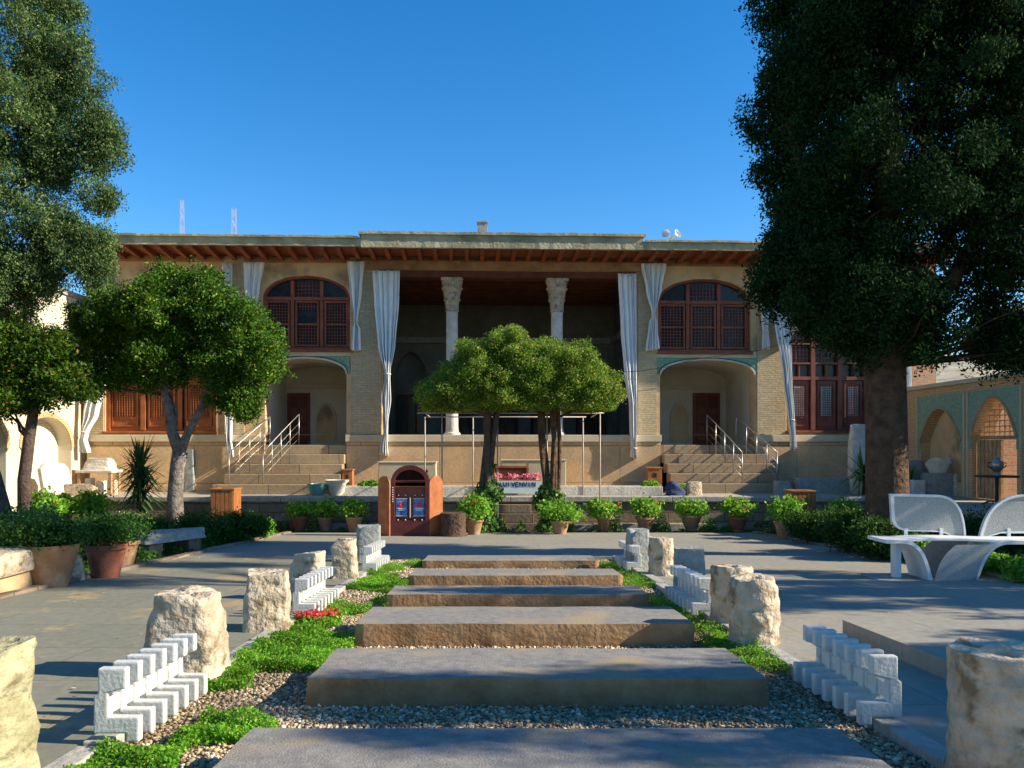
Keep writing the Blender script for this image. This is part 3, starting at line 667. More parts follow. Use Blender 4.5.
# windows of the upper rooms
def lattice(mb, x0, x1, z0, z1, v, step=.085, w=.014):
    nx = max(2, round((x1 - x0) / step)); nz = max(2, round((z1 - z0) / step))
    for i in range(1, nx): x = x0 + (x1 - x0) * i / nx; mb.box(x - w/2, x + w/2, v, v + .012, z0, z1)
    for i in range(1, nz): zz_ = z0 + (z1 - z0) * i / nz; mb.box(x0, x1, v + .013, v + .025, zz_ - w/2, zz_ + w/2)
def arched_window(lp, open_mid):
    x0, x1 = lp[0][0], lp[1][0]; z0 = lp[0][1]; w = x1 - x0; zs = lp[2][1]; zt_ = max(p[1] for p in lp); c_ = (x0 + x1) / 2
    fr = MB(); inner = [(c_ + (p[0] - c_) * .94, z0 + .07 + (p[1] - z0) * .95 - (.02 if p[1] > zs - .01 else 0)) for p in lp]
    fr.plate(lp, [inner], .12, .22)
    for t in (1/3, 2/3): x = x0 + w * t; fr.box(x - .05, x + .05, .125, .215, z0 + .08, zt_ - .13)
    zm = zs + .02
    fr.box(x0 + .06, x1 - .06, .118, .222, zm - .04, zm + .05)
    for i in range(3):
        a_ = x0 + w * i / 3 + .08; b_ = x0 + w * (i + 1) / 3 - .08
        for (q0, q1) in ((a_, a_ + .05), (b_ - .05, b_)): fr.box(q0, q1, .13, .2, z0 + .09, zm - .05)
        for q in (z0 + .09, (z0 + zm) / 2 - .03, zm - .11): fr.box(a_ + .051, b_ - .051, .131, .199, q, q + .055)
    f = fr.build('window', M['winwood'], H)
    la = MB()
    for i in range(3):
        a_ = x0 + w * i / 3 + .13; b_ = x0 + w * (i + 1) / 3 - .13; zm2 = (z0 + zm) / 2
        lattice(la, a_, b_, z0 + .145, zm2 - .03, .15)
        if not (open_mid and i == 1): lattice(la, a_, b_, zm2 + .025, zm - .11, .15)
        else: lattice(la, a_, b_, zm2 + .40, zm - .11, .15)
    lattice(la, x0 + w/3 + .06, x0 + 2*w/3 - .06, zm + .06, zt_ - .16, .16, .1)
    la.build('lattice', M['winwood'], f)
    pn = MB(); pin = [(c_ + (p[0] - c_) * .95, z0 + .05 + (p[1] - z0) * .96) for p in lp]
    pn.prism(pin, .226, .236); pn.build('pane', M['glass'], f)
    MB().box(x0 - .03, x1 + .03, -.10, .11, z0 - .09, z0 - .004).build('window_sill', M['winwood'], f, bevel=.008)
arched_window(win_l, True); arched_window(win_r, False)
# ground-floor timber windows at both ends
def side_window(lp, mm, glass, upper):
    x0, x1 = lp[0][0], lp[1][0]; z0 = lp[0][1]; w = x1 - x0; zt_ = max(p[1] for p in lp); c_ = (x0 + x1) / 2; zm = z(377)
    fr = MB(); inner = [(c_ + (p[0] - c_) * .93, z0 + .09 + (p[1] - z0) * .95) for p in lp]; fr.plate(lp, [inner], .06, .2)
    nb = 3; fr.box(x0 + .08, x1 - .08, .055, .21, zm - .05, zm + .05); fr.box(x0 + .08, x1 - .08, .057, .20, z(362) - .02, z(362) + .03); fr.box(x0 + .08, x1 - .08, .057, .20, z(342) - .02, z(342) + .02)
    for i in range(1, nb): x = x0 + w * i / nb; fr.box(x - .06, x + .06, .05, .205, z0 + .1, z(334))
    for i in range(2 * nb): x = x0 + w * (i + .5) / (2*nb); fr.box(x - .02, x + .02, .08, .19, z(362) - .35, z(362) - .021) if False else None
    for i in range(2 * nb - 1): x = x0 + w * (i + 1) / (2*nb); fr.box(x - .018, x + .018, .08, .19, zm + .051, z(362) - .021)
    f = fr.build('shutter_window', mm, H)
    for i in range(nb):
        a_ = x0 + w * i / nb + .09; b_ = x0 + w * (i + 1) / nb - .09
        pn = MB(); pn.box(a_, b_, .12, .17, z0 + .1, zm - .06)
        for (q0, q1) in ((a_ + .05, a_ + .09), (b_ - .09, b_ - .05)): pn.box(q0, q1, .09, .118, z0 + .2, zm - .12)
        for q in (z0 + .2, z0 + .42, zm - .16): pn.box(a_ + .091, b_ - .091, .092, .118, q, q + .04)
        p_ = pn.build('shutter_panel', mm, f, bevel=.004)
        g_ = MB(); g_.box(a_ + .16, b_ - .16, .100, .116, z0 + .50, zm - .24); g_.build('pane', glass, p_)
        l_ = MB(); lattice(l_, a_ + .14, b_ - .14, z0 + .48, zm - .22, .07, .07, .016); l_.build('lattice', mm, p_)
    la = MB(); lattice(la, x0 + .1, x1 - .1, z(362) + .04, z(320), .12, .11, .02); la.build('lattice', mm, f)
    pn = MB(); pin = [(c_ + (p[0] - c_) * .94, max(zm - .1, z0 + .05 + (p[1] - z0) * .965)) for p in lp]; pn.prism(pin, .21, .22); pn.build('pane', M['glass'], f)
    MB().box(x0 - .04, x1 + .04, -.09, .05, z0 - .0 + .004, z0 + .07).build('window_sill', mm, f, bevel=.008)
side_window(sid_r, M['maroon'], M['glass_pale'], 0); side_window(sid_l, M['shutter'], M['doorwood'], 0)
# body of the house behind, roof, eaves, parapet
zR = z(247)
bd = MB(); bd.box(uL, a - .12, .46, .47, zb, zE) if False else None
bd.box(uL, uL + .3, .451, 9, zb, zE); bd.box(uR - .3, uR, .451, 9, zb, zE); bd.box(uL + .3, uR - .3, 8.7, 9, zb, zE); bd.build('outer_wall', M['brick_red'], H)
MB().box(uL, uR, -.0, 9.2, zE + .004, zE + .2).build('roof', M['mudroof'], H)
ez = lambda v: zE + .03 + (L(498, 247, -1.15)[1] - zE) * (-v / 1.15)
ev = MB(); ev.hexa([(uL, -1.15, ez(-1.15)), (uR, -1.15, ez(-1.15)), (uR, -.001, ez(0)), (uL, -.001, ez(0))],
                   [(uL, -1.15, ez(-1.15) + .05), (uR, -1.15, ez(-1.15) + .05), (uR, -.001, ez(0) + .15), (uL, -.001, ez(0) + .15)])
ev.build('eave', M['eave'], H)
rf = MB(); x = uL + .1
while x < uR - .1:
    w = .11; rf.hexa([(x, -1.12, ez(-1.12) - .12), (x + w, -1.12, ez(-1.12) - .12), (x + w, -.002, ez(0) - .14), (x, -.002, ez(0) - .14)],
            [(x, -1.12, ez(-1.12) - .002), (x + w, -1.12, ez(-1.12) - .002), (x + w, -.002, ez(0) - .002), (x, -.002, ez(0) - .002)]); x += .43
rf.build('rafter', M['eave'], H)
MB().box(uL, uR, -.03, -.003, zE - .16, zE - .004).build('wall_plate', M['beam'], H)
def rough_band(x0, x1, v0, v1, z0, z1, sd_, nm):
    nx = int((x1 - x0) / .12); mb = MB(); V = []
    for i in range(nx + 1):
        x = x0 + (x1 - x0) * i / nx; d = .022 * noise.noise(Vector((x * 2.3, sd_, 0))) + .012 * noise.noise(Vector((x * 9, sd_, 4))); e = .016 * noise.noise(Vector((x * 6, sd_, 9)))
        V += [(x, v0 + e, z0 + d * .6), (x, v0 + e * .4, z1 + d), (x, v1, z1 + d), (x, v1, z0)]
    F = []
    for i in range(nx):
        for j in range(4): F.append((i*4 + j, i*4 + (j+1) % 4, (i+1)*4 + (j+1) % 4, (i+1)*4 + j))
    F += [(0, 1, 2, 3), (nx*4 + 3, nx*4 + 2, nx*4 + 1, nx*4)]
    mb.add(V, F); return mb.build(nm, M['parapet'], H)
vE = -1.19; zz = lambda py: L(498, py, vE)[1]
c0, c1 = L(361, 240, vE)[0], L(643, 240, vE)[0]
rough_band(uL, c0 - .002, vE, -1.10, zz(247.5), zz(238.8), 1, 'parapet'); rough_band(c0, c1, vE - .03, -1.10, zz(248.5), zz(234.8), 2, 'parapet'); rough_band(c1 + .002, uR, vE, -1.10, zz(248), zz(239.8), 3, 'parapet')
rough_band(c0 - .06, c1 + .06, vE - .09, -.62, zz(236.2) + .01, zz(233.2), 5, 'parapet_coping'); rough_band(uL, c0 - .07, vE - .06, -.61, zz(240) + .01, zz(237.6), 6, 'parapet_coping'); rough_band(c1 + .07, uR, vE - .06, -.61, zz(241) + .01, zz(238.6), 7, 'parapet_coping')
MB().box(uL + .02, uR - .02, -1.09, 9.2, zE + .21, zz(240.5)).build('roof_fill', M['mudroof'], H)
# chimney on the roof, with a slotted cap
cu, cz = L(482.5, 233, 1.5); ch = MB(); ch.box(cu - .14, cu + .14, 1.4, 1.68, zE + .6, cz + .28); ch.box(cu - .17, cu + .17, 1.37, 1.71, cz + .281, cz + .34); ch.build('chimney', M['greystone'], H, bevel=.008)

# lantern wall cable
cbp = [Fw(L(px, py, -.05)[0], -.06, L(px, py, -.05)[1]) for px, py in ((350, 396), (365, 394), (381, 391))]

# ------------------------------------------------------------------ curtains
def curtain(keys, label, group, v=-.16, folds=7, seed=0, mat=None):
    # keys: (py, px_left, px_right); folds deepen where the cloth is gathered
    rnd = random.Random(seed); nz = 44; ns = folds * 10; V = []
    ks = sorted(keys); ph = [rnd.uniform(-.5, .5) for _ in range(folds + 1)]
    def at(py):
        for (p0, a0, b0), (p1, a1, b1) in zip(ks[:-1], ks[1:]):
            if py <= p1: 
                t = (py - p0) / (p1 - p0); t = t * t * (3 - 2 * t) * .6 + t * .4
                return a0 + (a1 - a0) * t, b0 + (b1 - b0) * t
        return ks[-1][1], ks[-1][2]
    wmax = max(b - a for _, a, b in ks)
    for i in range(nz + 1):
        py = ks[0][0] + (ks[-1][0] - ks[0][0]) * i / nz; a_, b_ = at(py); g_ = 1 - (b_ - a_) / wmax
        for j in range(ns + 1):
            s_ = j / ns; k = s_ * folds + .45 * math.sin(5.1 * s_ + seed) + .25 * math.sin(11 * s_ + 2 * seed)
            px = a_ + (b_ - a_) * (s_ + .012 * math.sin(k * 4 + i * .15))
            uu, z_ = L(px, py, v)
            dv = (.045 + .07 * g_) * math.sin(2 * math.pi * k + .25 * math.sin(i * .11 + seed)) + .04 * g_ * math.cos(math.pi * (s_ - .5)) * -1
            dv += .022 * noise.noise(Vector((s_ * 4, z_ * 2.2, seed))) + .012 * noise.noise(Vector((s_ * 9, z_ * 6, seed + 5)))
            if i == 0: z_ += .02 * math.sin(2 * math.pi * k)
            if i == nz: z_ += .03 * math.sin(3 * s_ + seed)
            V.append((uu, v + dv, z_))
    F = [(i*(ns+1)+j, i*(ns+1)+j+1, (i+1)*(ns+1)+j+1, (i+1)*(ns+1)+j) for i in range(nz) for j in range(ns)]
    mb = MB(); W_ = [Fw(*q) for q in V]; o_ = W_[(nz // 2) * (ns + 1)].copy(); o_.z = min(q.z for q in W_)
    mb.add([q - o_ for q in W_], F); ob = mb.build('curtain', mat or M['cloth'], None, o_, smooth='all')
    md = ob.modifiers.new('thick', 'SOLIDIFY'); md.thickness = .006
    wk = [(py, a, b) for py, a, b in ks[1:-1] if (b - a) < .32 * wmax][:1]
    for py, a, b in wk:
        ca, zt_ = L(a - .6, py, v); cb2, _ = L(b + .6, py, v)
        ring = [Fw((ca + cb2) / 2 + (cb2 - ca) / 2 * math.cos(t), v + .13 * math.sin(t), zt_ + .012 * math.sin(2 * t)) - o_ for t in [i * math.pi / 10 for i in range(21)]]
        tb2 = MB().tube(ring, .018, 6, cap=False).build('tie_cord', M['cloth_tie'], ob, smooth='all')
    return tag(ob, label, 'curtain', group)
gC = 'white curtains hanging along the facade'
curtain([(270.5, 372.5, 400), (300, 374.5, 399), (345, 378.5, 395), (374, 385, 390), (378, 385, 390), (400, 382, 391), (422, 385, 388), (426, 385, 388), (446, 381, 387.5), (456, 379.5, 388.5)], 'long white curtain knotted at the left edge of the open hall', gC, folds=6, seed=1)
curtain([(273.5, 618, 636.5), (330, 621, 637), (376, 625, 637), (405, 629.5, 637), (430, 630, 637), (448, 631.5, 635.5), (458, 630.5, 636.5)], 'long white curtain hanging at the right edge of the open hall', gC, folds=5, seed=2)
curtain([(261, 347, 364.5), (290, 350, 362), (321, 354.5, 357.5), (324, 354.5, 357.5), (328, 352.5, 360), (350, 351, 361)], 'short white curtain tied beside the left upper window, nearer the hall', gC, folds=4, seed=3)
curtain([(262, 243.5, 264.5), (290, 245, 259.5), (318, 249, 254), (350, 246, 256)], 'short white curtain behind the orange tree, left of the left upper window', gC, folds=4, seed=4)
curtain([(263, 641.5, 666), (290, 646, 661), (314, 651.8, 654.5), (317, 651.8, 654.5), (322, 649, 657), (350, 646, 659)], 'short white curtain tied just left of the right upper window', gC, folds=5, seed=5)
curtain([(263, 754, 775), (300, 760, 771), (332, 763, 767.5), (350, 762, 771)], 'short white curtain tied just right of the right upper window', gC, folds=5, seed=6)
curtain([(263, 768, 792), (310, 773, 789), (380, 783, 791), (420, 788, 793.5), (434, 790, 794), (450, 790, 796)], 'long white curtain beside the maroon timber window', gC, v=-.3, folds=5, seed=7)
curtain([(263, 222, 232), (330, 222, 233), (400, 223.5, 233), (440, 227, 231.5), (456, 226, 234)], 'long white curtain left of the left stairs, behind orange tree', gC, v=-.2, folds=5, seed=8)
curtain([(270, 86, 106), (330, 92, 108), (380, 90, 106), (415, 83, 98), (432, 82, 88), (440, 81, 86), (452, 79, 90)], 'long white curtain swept aside at the far left corner of the facade', gC, v=-.3, folds=5, seed=9)
curtain([(270, 898, 914), (350, 899, 911), (410, 903, 911), (440, 906, 911), (452, 905, 912)], 'long white curtain behind the big cypress trunk, far right', gC, v=-.3, folds=4, seed=10)

# ------------------------------------------------------------------ handrails on the stairs
def rail(tops, foots, label, midrails=2):
    t = [Fw(L(px, py, v)[0], v, L(px, py, v)[1]) for px, py, v in tops]; f = [Fw(L(px, py, v)[0], v, L(px, py, v)[1]) for px, py, v in foots]
    o_ = f[-1].copy(); r = thing('handrail', label, 'handrail', o_, 0, 'steel handrails on the two stairs')
    MB().tube([q - o_ for q in t], .022, 8).build('top_rail', M['steel'], r, smooth='all')
    mm = MB()
    for k2 in range(1, midrails + 1):
        s_ = k2 / (midrails + 1); mm.tube([(a_.lerp(b_, s_)) - o_ for a_, b_ in zip(t, f)], .010, 6)
    mm.build('middle_rail', M['steel'], r, smooth='all')
    for a_, b_ in zip(t, f): 
        MB().tube([b_ - o_, a_ - o_ + Vector((0, 0, .03))], .024, 8).build('post', M['steel'], r, smooth='all')
def stair_z(v): return ZT + 1.3 / 5 * max(0, min(5, math.floor((v + 1.35) / .34) + 1))
def railset(p0, p1, v0, v1, n, label, hgt=.82):
    tops, foots = [], []
    for i in range(n):
        t = i / (n - 1); v = v0 + (v1 - v0) * t; px = p0 + (p1 - p0) * t; uu = L(px, 450, v)[0]; zt = stair_z(v + .01); w = Fw(uu, v, zt)
        foots.append(w); ztt = ZT + 1.3 * max(0, min(1, (v + 1.55) / 1.75)) + hgt + .08
        tops.append(Fw(uu, v, ztt))
    o_ = foots[-1].copy(); r = thing('handrail', label, 'handrail', o_, 0, 'steel handrails on the two stairs')
    MB().tube([q - o_ for q in tops], .015, 8).build('top_rail', M['steel'], r, smooth='all')
    mm = MB()
    for s_ in (.3, .55, .78): mm.tube([a_.lerp(b_, s_) - o_ for a_, b_ in zip(tops, foots)], .006, 6)
    mm.build('middle_rail', M['steel'], r, smooth='all')
    for a_, b_ in zip(tops, foots): MB().tube([b_ - o_, a_ - o_], .016, 8).build('post', M['steel'], r, smooth='all')
railset(299, 263, .15, -1.28, 5, 'steel handrail down the middle of the left stair')
railset(270, 229, .05, -1.28, 5, 'steel handrail on the outer left edge of the left stair')
railset(707, 742, .15, -1.28, 5, 'steel handrail down the middle of the right stair')
railset(736, 777, .05, -1.28, 5, 'steel handrail on the outer edge of the right stair')

# ------------------------------------------------------------------ side walls of the court
# left wall: along X = -11.6, faces the sun
XL = -11.55; LW = thing('arcade_wall', 'sunlit whitewashed side wall with arched recesses at far left', 'wall', (XL, 22, ZT))
def yz(px, py, X): Y = X * 800 / (px - 498); return Y, ZC + (445 - py) / 800 * Y
def alng(px, X=XL): return X * 800 / (px - 498)
arcs = []
for (p0, p1) in ((21.5, 71), (-60, 6)):
    y0_, y1_ = alng(p0), alng(p1)
    lo, hi = min(y0_, y1_), max(y0_, y1_); arcs.append(arch(lo - 22, hi - 22, .003, 1.15, 2.02))
arcs.append(arch(13.2 - 22, 15.4 - 22, .003, 1.15, 2.02))
mb = MB(); V_ = mb.plate([(-11, -.3), (.9, -.3), (.9, 5.3), (-11, 5.3)], arcs, 0, .35)
mb.v = [(-y_, x_, z_) for (x_, y_, z_) in mb.v]; mb.build('wall_face', M['plaster_pale2'] if 'plaster_pale2' in M else M['cream'], LW)
MB().box(-.5, -.351, -11, .9, -.3, 5.3).build('recess_back', M['whitewall'], LW)
MB().box(-.55, .06, -11, .9, 5.302, 5.45).build('coping', M['kerb'], LW, bevel=.01)
for q in arcs:
    c_ = (q[0][0] + q[1][0]) / 2; rim = q[2:]; i_ = [(c_ + (p[0] - c_) * 1.0, p[1]) for p in rim]; o_ = [(c_ + (p[0] - c_) * 1.1, p[1] + .11) for p in rim]
    mb = MB(); mb.prism(i_ + o_[::-1], .003, .03, 'x'); mb.build('arch_trim', M['brick_wall'], LW)
wm = MB(); 
for k2 in range(4): wm.box(.002, .03, -2.9 + k2 * .2, -2.86 + k2 * .2, 3.7, 4.3)
for k2 in range(4): wm.box(.004, .028, -2.9, -2.26, 3.7 + k2 * .19, 3.74 + k2 * .19)
wm.build('window_grille', M['oldwood'], LW)

# right wall: along X = 11.5, in shade, with tiled blind arch and gateway
XR = 11.6; RW = thing('gate_wall', 'long brick side wall with tiled arches at right', 'wall', (XR, 22, ZT))
def ar(px): return XR * 800 / (px - 498) - 22
b1 = arch(ar(961), ar(921), -.001 + .35, 1.35, 2.25, kind='og'); b2 = arch(ar(1017), ar(972), .0, 1.45, 2.42, kind='og'); b3 = arch(ar(1100), ar(1045), .35, 1.35, 2.25, kind='og')
mb = MB(); mb.plate([(-12, -.3), (.9, -.3), (.9, 2.82), (-12, 2.82)], [b1, [(p[0], p[1] - .0) for p in b2], b3], 0, .5)
mb.v = [(y_, x_, z_) for (x_, y_, z_) in mb.v]; mb.build('wall_face', M['brick_wall'], RW)
rb = MB()
for q in (b1, b3):
    lo, hi = q[0][0] - .1, q[1][0] + .1; rb.box(.25, .35, lo, hi, .2, 2.4)
rb.build('recess_back', M['plaster'], RW)
MB().box(-.10, .62, -12, .9, 2.822, 2.93).build('coping', M['plaster_pale'], RW, bevel=.01)
for q in (b1, b2, b3):
    lo, hi = q[0][0], q[1][0]; rim = q[2:]; zs_ = rim[0][1]; top_ = 2.62
    poly = [(hi + .12, zs_ - .25), (hi + .12, top_), (lo - .12, top_), (lo - .12, zs_ - .25), (lo + .0, zs_ - .25)] + rim[::-1] + [(hi, zs_ - .25)]
    MB().prism(poly, -.02, -.002, 'x').build('tiled_spandrel', M['tile_blue'], RW)
    c_ = (lo + hi) / 2; o_ = [(c_ + (p[0] - c_) * 1.07, p[1] + .06) for p in rim]; MB().prism(rim + o_[::-1], -.04, -.021, 'x').build('arch_trim', M['oldwood'], RW)
    for e in (lo - .2, hi + .125): MB().box(-.035, -.002, e, e + .075, .0, top_).build('pilaster_strip', M['plaster_pale'], RW)
# gate leaves, transom lattice, sheltered passage behind
gy0, gy1 = b2[0][0], b2[1][0]; gw = gy1 - gy0
gd = MB(); gd.box(.12, .18, gy0 + gw * .45, gy1 - .01, .01, 1.42); 
for k2 in range(6): gd.box(.10, .119, gy0 + gw * (.45 + .09 * k2) + .01, gy0 + gw * (.45 + .09 * k2) + .10, .01, 1.42)
dg = gd.build('gate_leaf', M['oldwood'], RW)
kn = MB()
for yk in (.6, .68, .76, .84): kn.ball((.08, gy0 + gw * yk, 1.15), .025)
kn.build('stud', M['steel'], dg, smooth='all')
MB().box(.10, .2, gy0 + .01, gy1 - .01, 1.43, 1.52).build('transom', M['oldwood'], RW)
lt = MB()
for k2 in range(9): y_ = gy0 + gw * (k2 + .5) / 9; lt.box(.14, .165, y_ - .012, y_ + .012, 1.521, 2.25 - abs(k2 - 4) * .13)
for k2 in range(5): lt.box(.168, .19, gy0 + .15 + k2*.07, gy1 - .15 - k2*.07, 1.6 + .13 * k2, 1.622 + .13 * k2)
lt.build('transom_lattice', M['oldwood'], RW)
ps = MB(); ps.box(.502, 2.0, gy1, gy1 + .2, -.1, 2.5); ps.box(.502, 2.0, gy0 - .2, gy0, -.1, 2.5) ; ps.build('passage_wall', M['brick_red'], RW)
MB().box(.502, 3, gy0 - .2, gy1 + .2, -.12, -.002).build('threshold', M['kerb'], RW)

# ------------------------------------------------------------------ stumps of broken columns beside the path
def stump(w, d, h, seed, m, label, loc, roundish=.0, cuts=3, hole=False, taper=.06, rz=0, group='broken column stones along the path', rough=1.0):
    rnd = random.Random(seed); nr, nh = 40, 22; V = []; 
    pl = []
    for _ in range(cuts):
        a_ = rnd.uniform(0, 6.28); e = rnd.uniform(.1, 1.0); n_ = Vector((math.cos(a_) * math.cos(e), math.sin(a_) * math.cos(e), math.sin(e)))
        pl.append((n_, rnd.uniform(.80, .97)))
    def shp(x, y, zz_):
        p = Vector((x / (w/2), y / (d/2), (zz_ / h) * 2 - 1))
        for n_, dd in pl:
            t = p.dot(n_) - dd * (abs(n_.x) * .8 + abs(n_.y) * .8 + abs(n_.z) * .8 if not roundish else 1.12 + .2*abs(n_.z))
            if t > 0: p -= n_ * t * .92
        x, y, zz_ = p.x * w/2, p.y * d/2, (p.z + 1) / 2 * h
        q = Vector((x, y, zz_)) * 5 + Vector((seed * 3.1,) * 3)
        dn = .042 * noise.noise(q * .9) + .026 * noise.noise(q * 2.7) + .012 * noise.noise(q * 7)
        dn -= .035 * max(0, noise.noise(q * 1.6 + Vector((9, 9, 9))) - .25) * 2
        r_ = math.hypot(x, y) + 1e-6; k = 1 + rough * dn * .55 / max(r_, .1); return Vector((x * k, y * k, max(zz_ + rough * dn * .25 * (zz_ / h), 0) if zz_ > 0 else -.03))
    ex = 2 / (2 + (0 if roundish else 5))
    for i in range(nh + 1):
        zz_ = h * i / nh; tp = 1 - taper * (i / nh) + .05 * math.exp(-((i / nh) / .08) ** 2)
        if i == nh: tp *= .965
        for j in range(nr):
            t = 2 * math.pi * j / nr; c_, s_ = math.cos(t), math.sin(t)
            x = math.copysign(abs(c_) ** (ex if not roundish else 1), c_) * w/2 * tp; y = math.copysign(abs(s_) ** (ex if not roundish else 1), s_) * d/2 * tp
            V.append(shp(x, y, zz_))
    F = [(i*nr + j, i*nr + (j+1) % nr, (i+1)*nr + (j+1) % nr, (i+1)*nr + j) for i in range(nh) for j in range(nr)]
    last = nh * nr; rings = (.8, .55, .33, .26, .22) ; base = len(V)
    for ri, rr in enumerate(rings):
        for j in range(nr):
            q = V[last + j]; dz = (-.05 if ri == 4 else -.012 if ri == 3 else 0) if hole else 0
            V.append(Vector((q.x * rr, q.y * rr, q.z * .6 + .4 * h * .97 + dz + .012 * noise.noise(Vector((q.x * rr * 14, q.y * rr * 14, seed))))))
    prev = last
    for ri in range(len(rings)):
        cur = base + ri * nr; F += [(prev + j, prev + (j+1) % nr, cur + (j+1) % nr, cur + j) for j in range(nr)]; prev = cur
    F.append(tuple(prev + j for j in range(nr)))
    mb = MB(); mb.add(V, F); o = mb.build('column_stump', m, None, loc, smooth='all', rot=rz); 
    o.data.set_sharp_from_angle(angle=R(50))
    return tag(o, label, 'stone block', group)
def at(px, py): return G(px, py)
st = [ # px, base py, w, h, material, round, cuts, hole, label
 (-62, 797, .38, .50, 'limestone2', 0, 3, 0, 'lichen-stained yellowish stone block cut off by the lower left frame edge'),
 (175, 679, .42, .48, 'limestone', 0, 4, 0, 'chipped pale stone block behind the nearest left zigzag rack'),
 (262, 632, .33, .44, 'limestone', 0, 3, 0, 'waisted pale stone block second in the left row, red flowers beside it'),
 (304, 600, .31, .45, 'limestone', 0, 3, 0, 'brown stone block behind the middle left zigzag rack'),
 (342, 579, .30, .46, 'limestone', 0, 4, 0, 'small jagged stone block fifth in the left row'),
 (367, 562, .36, .52, 'greystone', 0, 1, 0, 'smooth grey stone block farthest in the left row'),
 (1030, 792, .39, .47, 'limestone', 1, 0, 1, 'shaded round column stump cut off by the lower right frame edge'),
 (760, 646, .36, .46, 'limestone', 1, 4, 1, 'sunlit column stump with socket hole and a bitten right side'),
 (737, 626, .34, .46, 'limestone', 1, 2, 1, 'sunlit column stump standing directly behind the bitten one'),
 (692, 596, .31, .47, 'greystone', 0, 1, 0, 'shaded grey block behind the middle right zigzag rack'),
 (663, 576, .33, .46, 'limestone', 1, 3, 0, 'upright sunlit stump beside the farthest right zigzag rack'),
 (639, 569, .28, .52, 'greystone', 0, 1, 0, 'flat grey upright block farthest in the right row')]
for i, (px, py, w, h, m, rd, cuts, hole, lab) in enumerate(st):
    p = at(px, py); p.y += w / 2 * .8; p.z = gz(p.y)
    stump(w, w * (.95 if rd else .85), h, 20 + i * 3, M[m], lab, p, rd, cuts, hole, rz=(.15 if not rd else 0) * ((i % 3) - 1), rough=.45 if m == 'greystone' else 1)

# ------------------------------------------------------------------ zigzag racks of white marble plates
prof = [(0, .035), (0, .195), (.018, .205), (.018, .31), (.135, .31), (.135, .225), (.062, .205), (.062, .105), (.19, .105), (.19, 0), (.135, 0), (.135, .035)]
def rack(x0, mirror, ya, yb, n, label):
    t = thing('marble_rack', label, 'marble rack', (x0, ya, gz(ya)), 0, 'white zigzag marble racks beside the path')
    sg = -1 if mirror else 1
    for i in range(n):
        y_ = (yb - ya) * i / (n - 1); zo = gz(ya + y_) - gz(ya) + .012
        MB().prism([(sg * a_, b_ + zo) for a_, b_ in prof], y_, y_ + .046).build('plate', M['marble'], t, bevel=.008)
    for xa, xb, za, zb_ in ((.026, .05, .12, .19),):
        mb = MB(); dz = gz(yb) - gz(ya)
        x_a, x_b = sorted((sg * xa, sg * xb))
        mb.hexa([(x_a, .02, za), (x_b, .02, za), (x_b, yb - ya, za + dz), (x_a, yb - ya, za + dz)], [(x_a, .02, zb_), (x_b, .02, zb_), (x_b, yb - ya, zb_ + dz), (x_a, yb - ya, zb_ + dz)])
        mb.build('crossbar', M['marble'], t)
rack(-1.70, 0, 3.36, 4.12, 7, 'white zigzag marble rack nearest on the left, sunlit')
rack(-1.70, 0, 6.6, 7.55, 8, 'white zigzag marble rack on the left beside the red flowers')
rack(-1.72, 0, 10.1, 11.2, 8, 'white zigzag marble rack farthest on the left')
rack(1.82, 1, 3.6, 4.38, 7, 'shaded white zigzag marble rack nearest on the right')
rack(1.80, 1, 6.65, 7.7, 8, 'shaded white zigzag marble rack in the middle of the right side')
rack(1.83, 1, 10.2, 11.2, 8, 'white zigzag marble rack farthest on the right')
# red flowers at the foot of the left racks
rf_ = np.random.default_rng(3); c_ = G(318, 620)
rt_ = thing('red_flower_plant', 'clump of red flowers beside the second left marble rack', 'flowers', (c_.x, c_.y, gz(c_.y)))
for nm_, n_, zz1, m_, sz_ in (('foliage', 500, .02, 'lf_pot', .03), ('blossoms', 170, .055, 'petal', .034)):
    q_ = rf_.normal(size=(n_, 3)) * np.array([.085, .06, .012]) + np.array([0, 0, zz1]); q_[:, 2] = np.maximum(q_[:, 2], .004)
    leaves(nm_, q_, M[m_], sz_, rt_, seed=n_, aspect=.8)

# ------------------------------------------------------------------ double curved bench at right
bx, by = 5.50, 9.45
B = thing('curved_bench', 'white perforated metal double bench with swooping backs at right', 'bench', (bx, by, gz(by)))
def sw(pts, th, y0, y1, nm, m):
    mb = MB(); P2 = [Vector((a_, b_)) for a_, b_ in pts]; up, dn = [], []
    for i, p in enumerate(P2):
        d = (P2[min(i+1, len(P2)-1)] - P2[max(i-1, 0)]).normalized(); n_ = Vector((-d.y, d.x)) * th / 2; up.append(p + n_); dn.append(p - n_)
    mb.prism([tuple(q) for q in up] + [tuple(q) for q in dn[::-1]], y0, y1); return mb.build(nm, m, B, bevel=.006)
def bez(p0, p1, p2, p3, n=16): return [tuple(((1-t)**3) * Vector(p0) + 3*(1-t)**2*t * Vector(p1) + 3*(1-t)*t*t * Vector(p2) + t**3 * Vector(p3)) for t in [i / n for i in range(n + 1)]]
sw([(-1.02, .455), (-.86, .455)] + bez((-.82, .455), (-.60, .45), (-.55, .2), (-.50, 0.01)), .04, -.22, .25, 'seat', M['cast'])
sw([(1.75, .44), (.45, .445)] + bez((.40, .445), (.18, .44), (.10, .25), (.02, .01)), .04, -.22, .25, 'seat', M['cast'])
sw([(-.80, .455), (-.4, .47), (-.1, .465), (.42, .447)], .032, -.10, .24, 'seat_frame', M['cast'])
pan = [(-.47, 0.0), (.0, 0.0)] + bez((.01, .02), (.05, .2), (.10, .33), (.26, .42), 10) + bez((-.22, .42), (-.36, .32), (-.42, .2), (-.465, .02), 10)
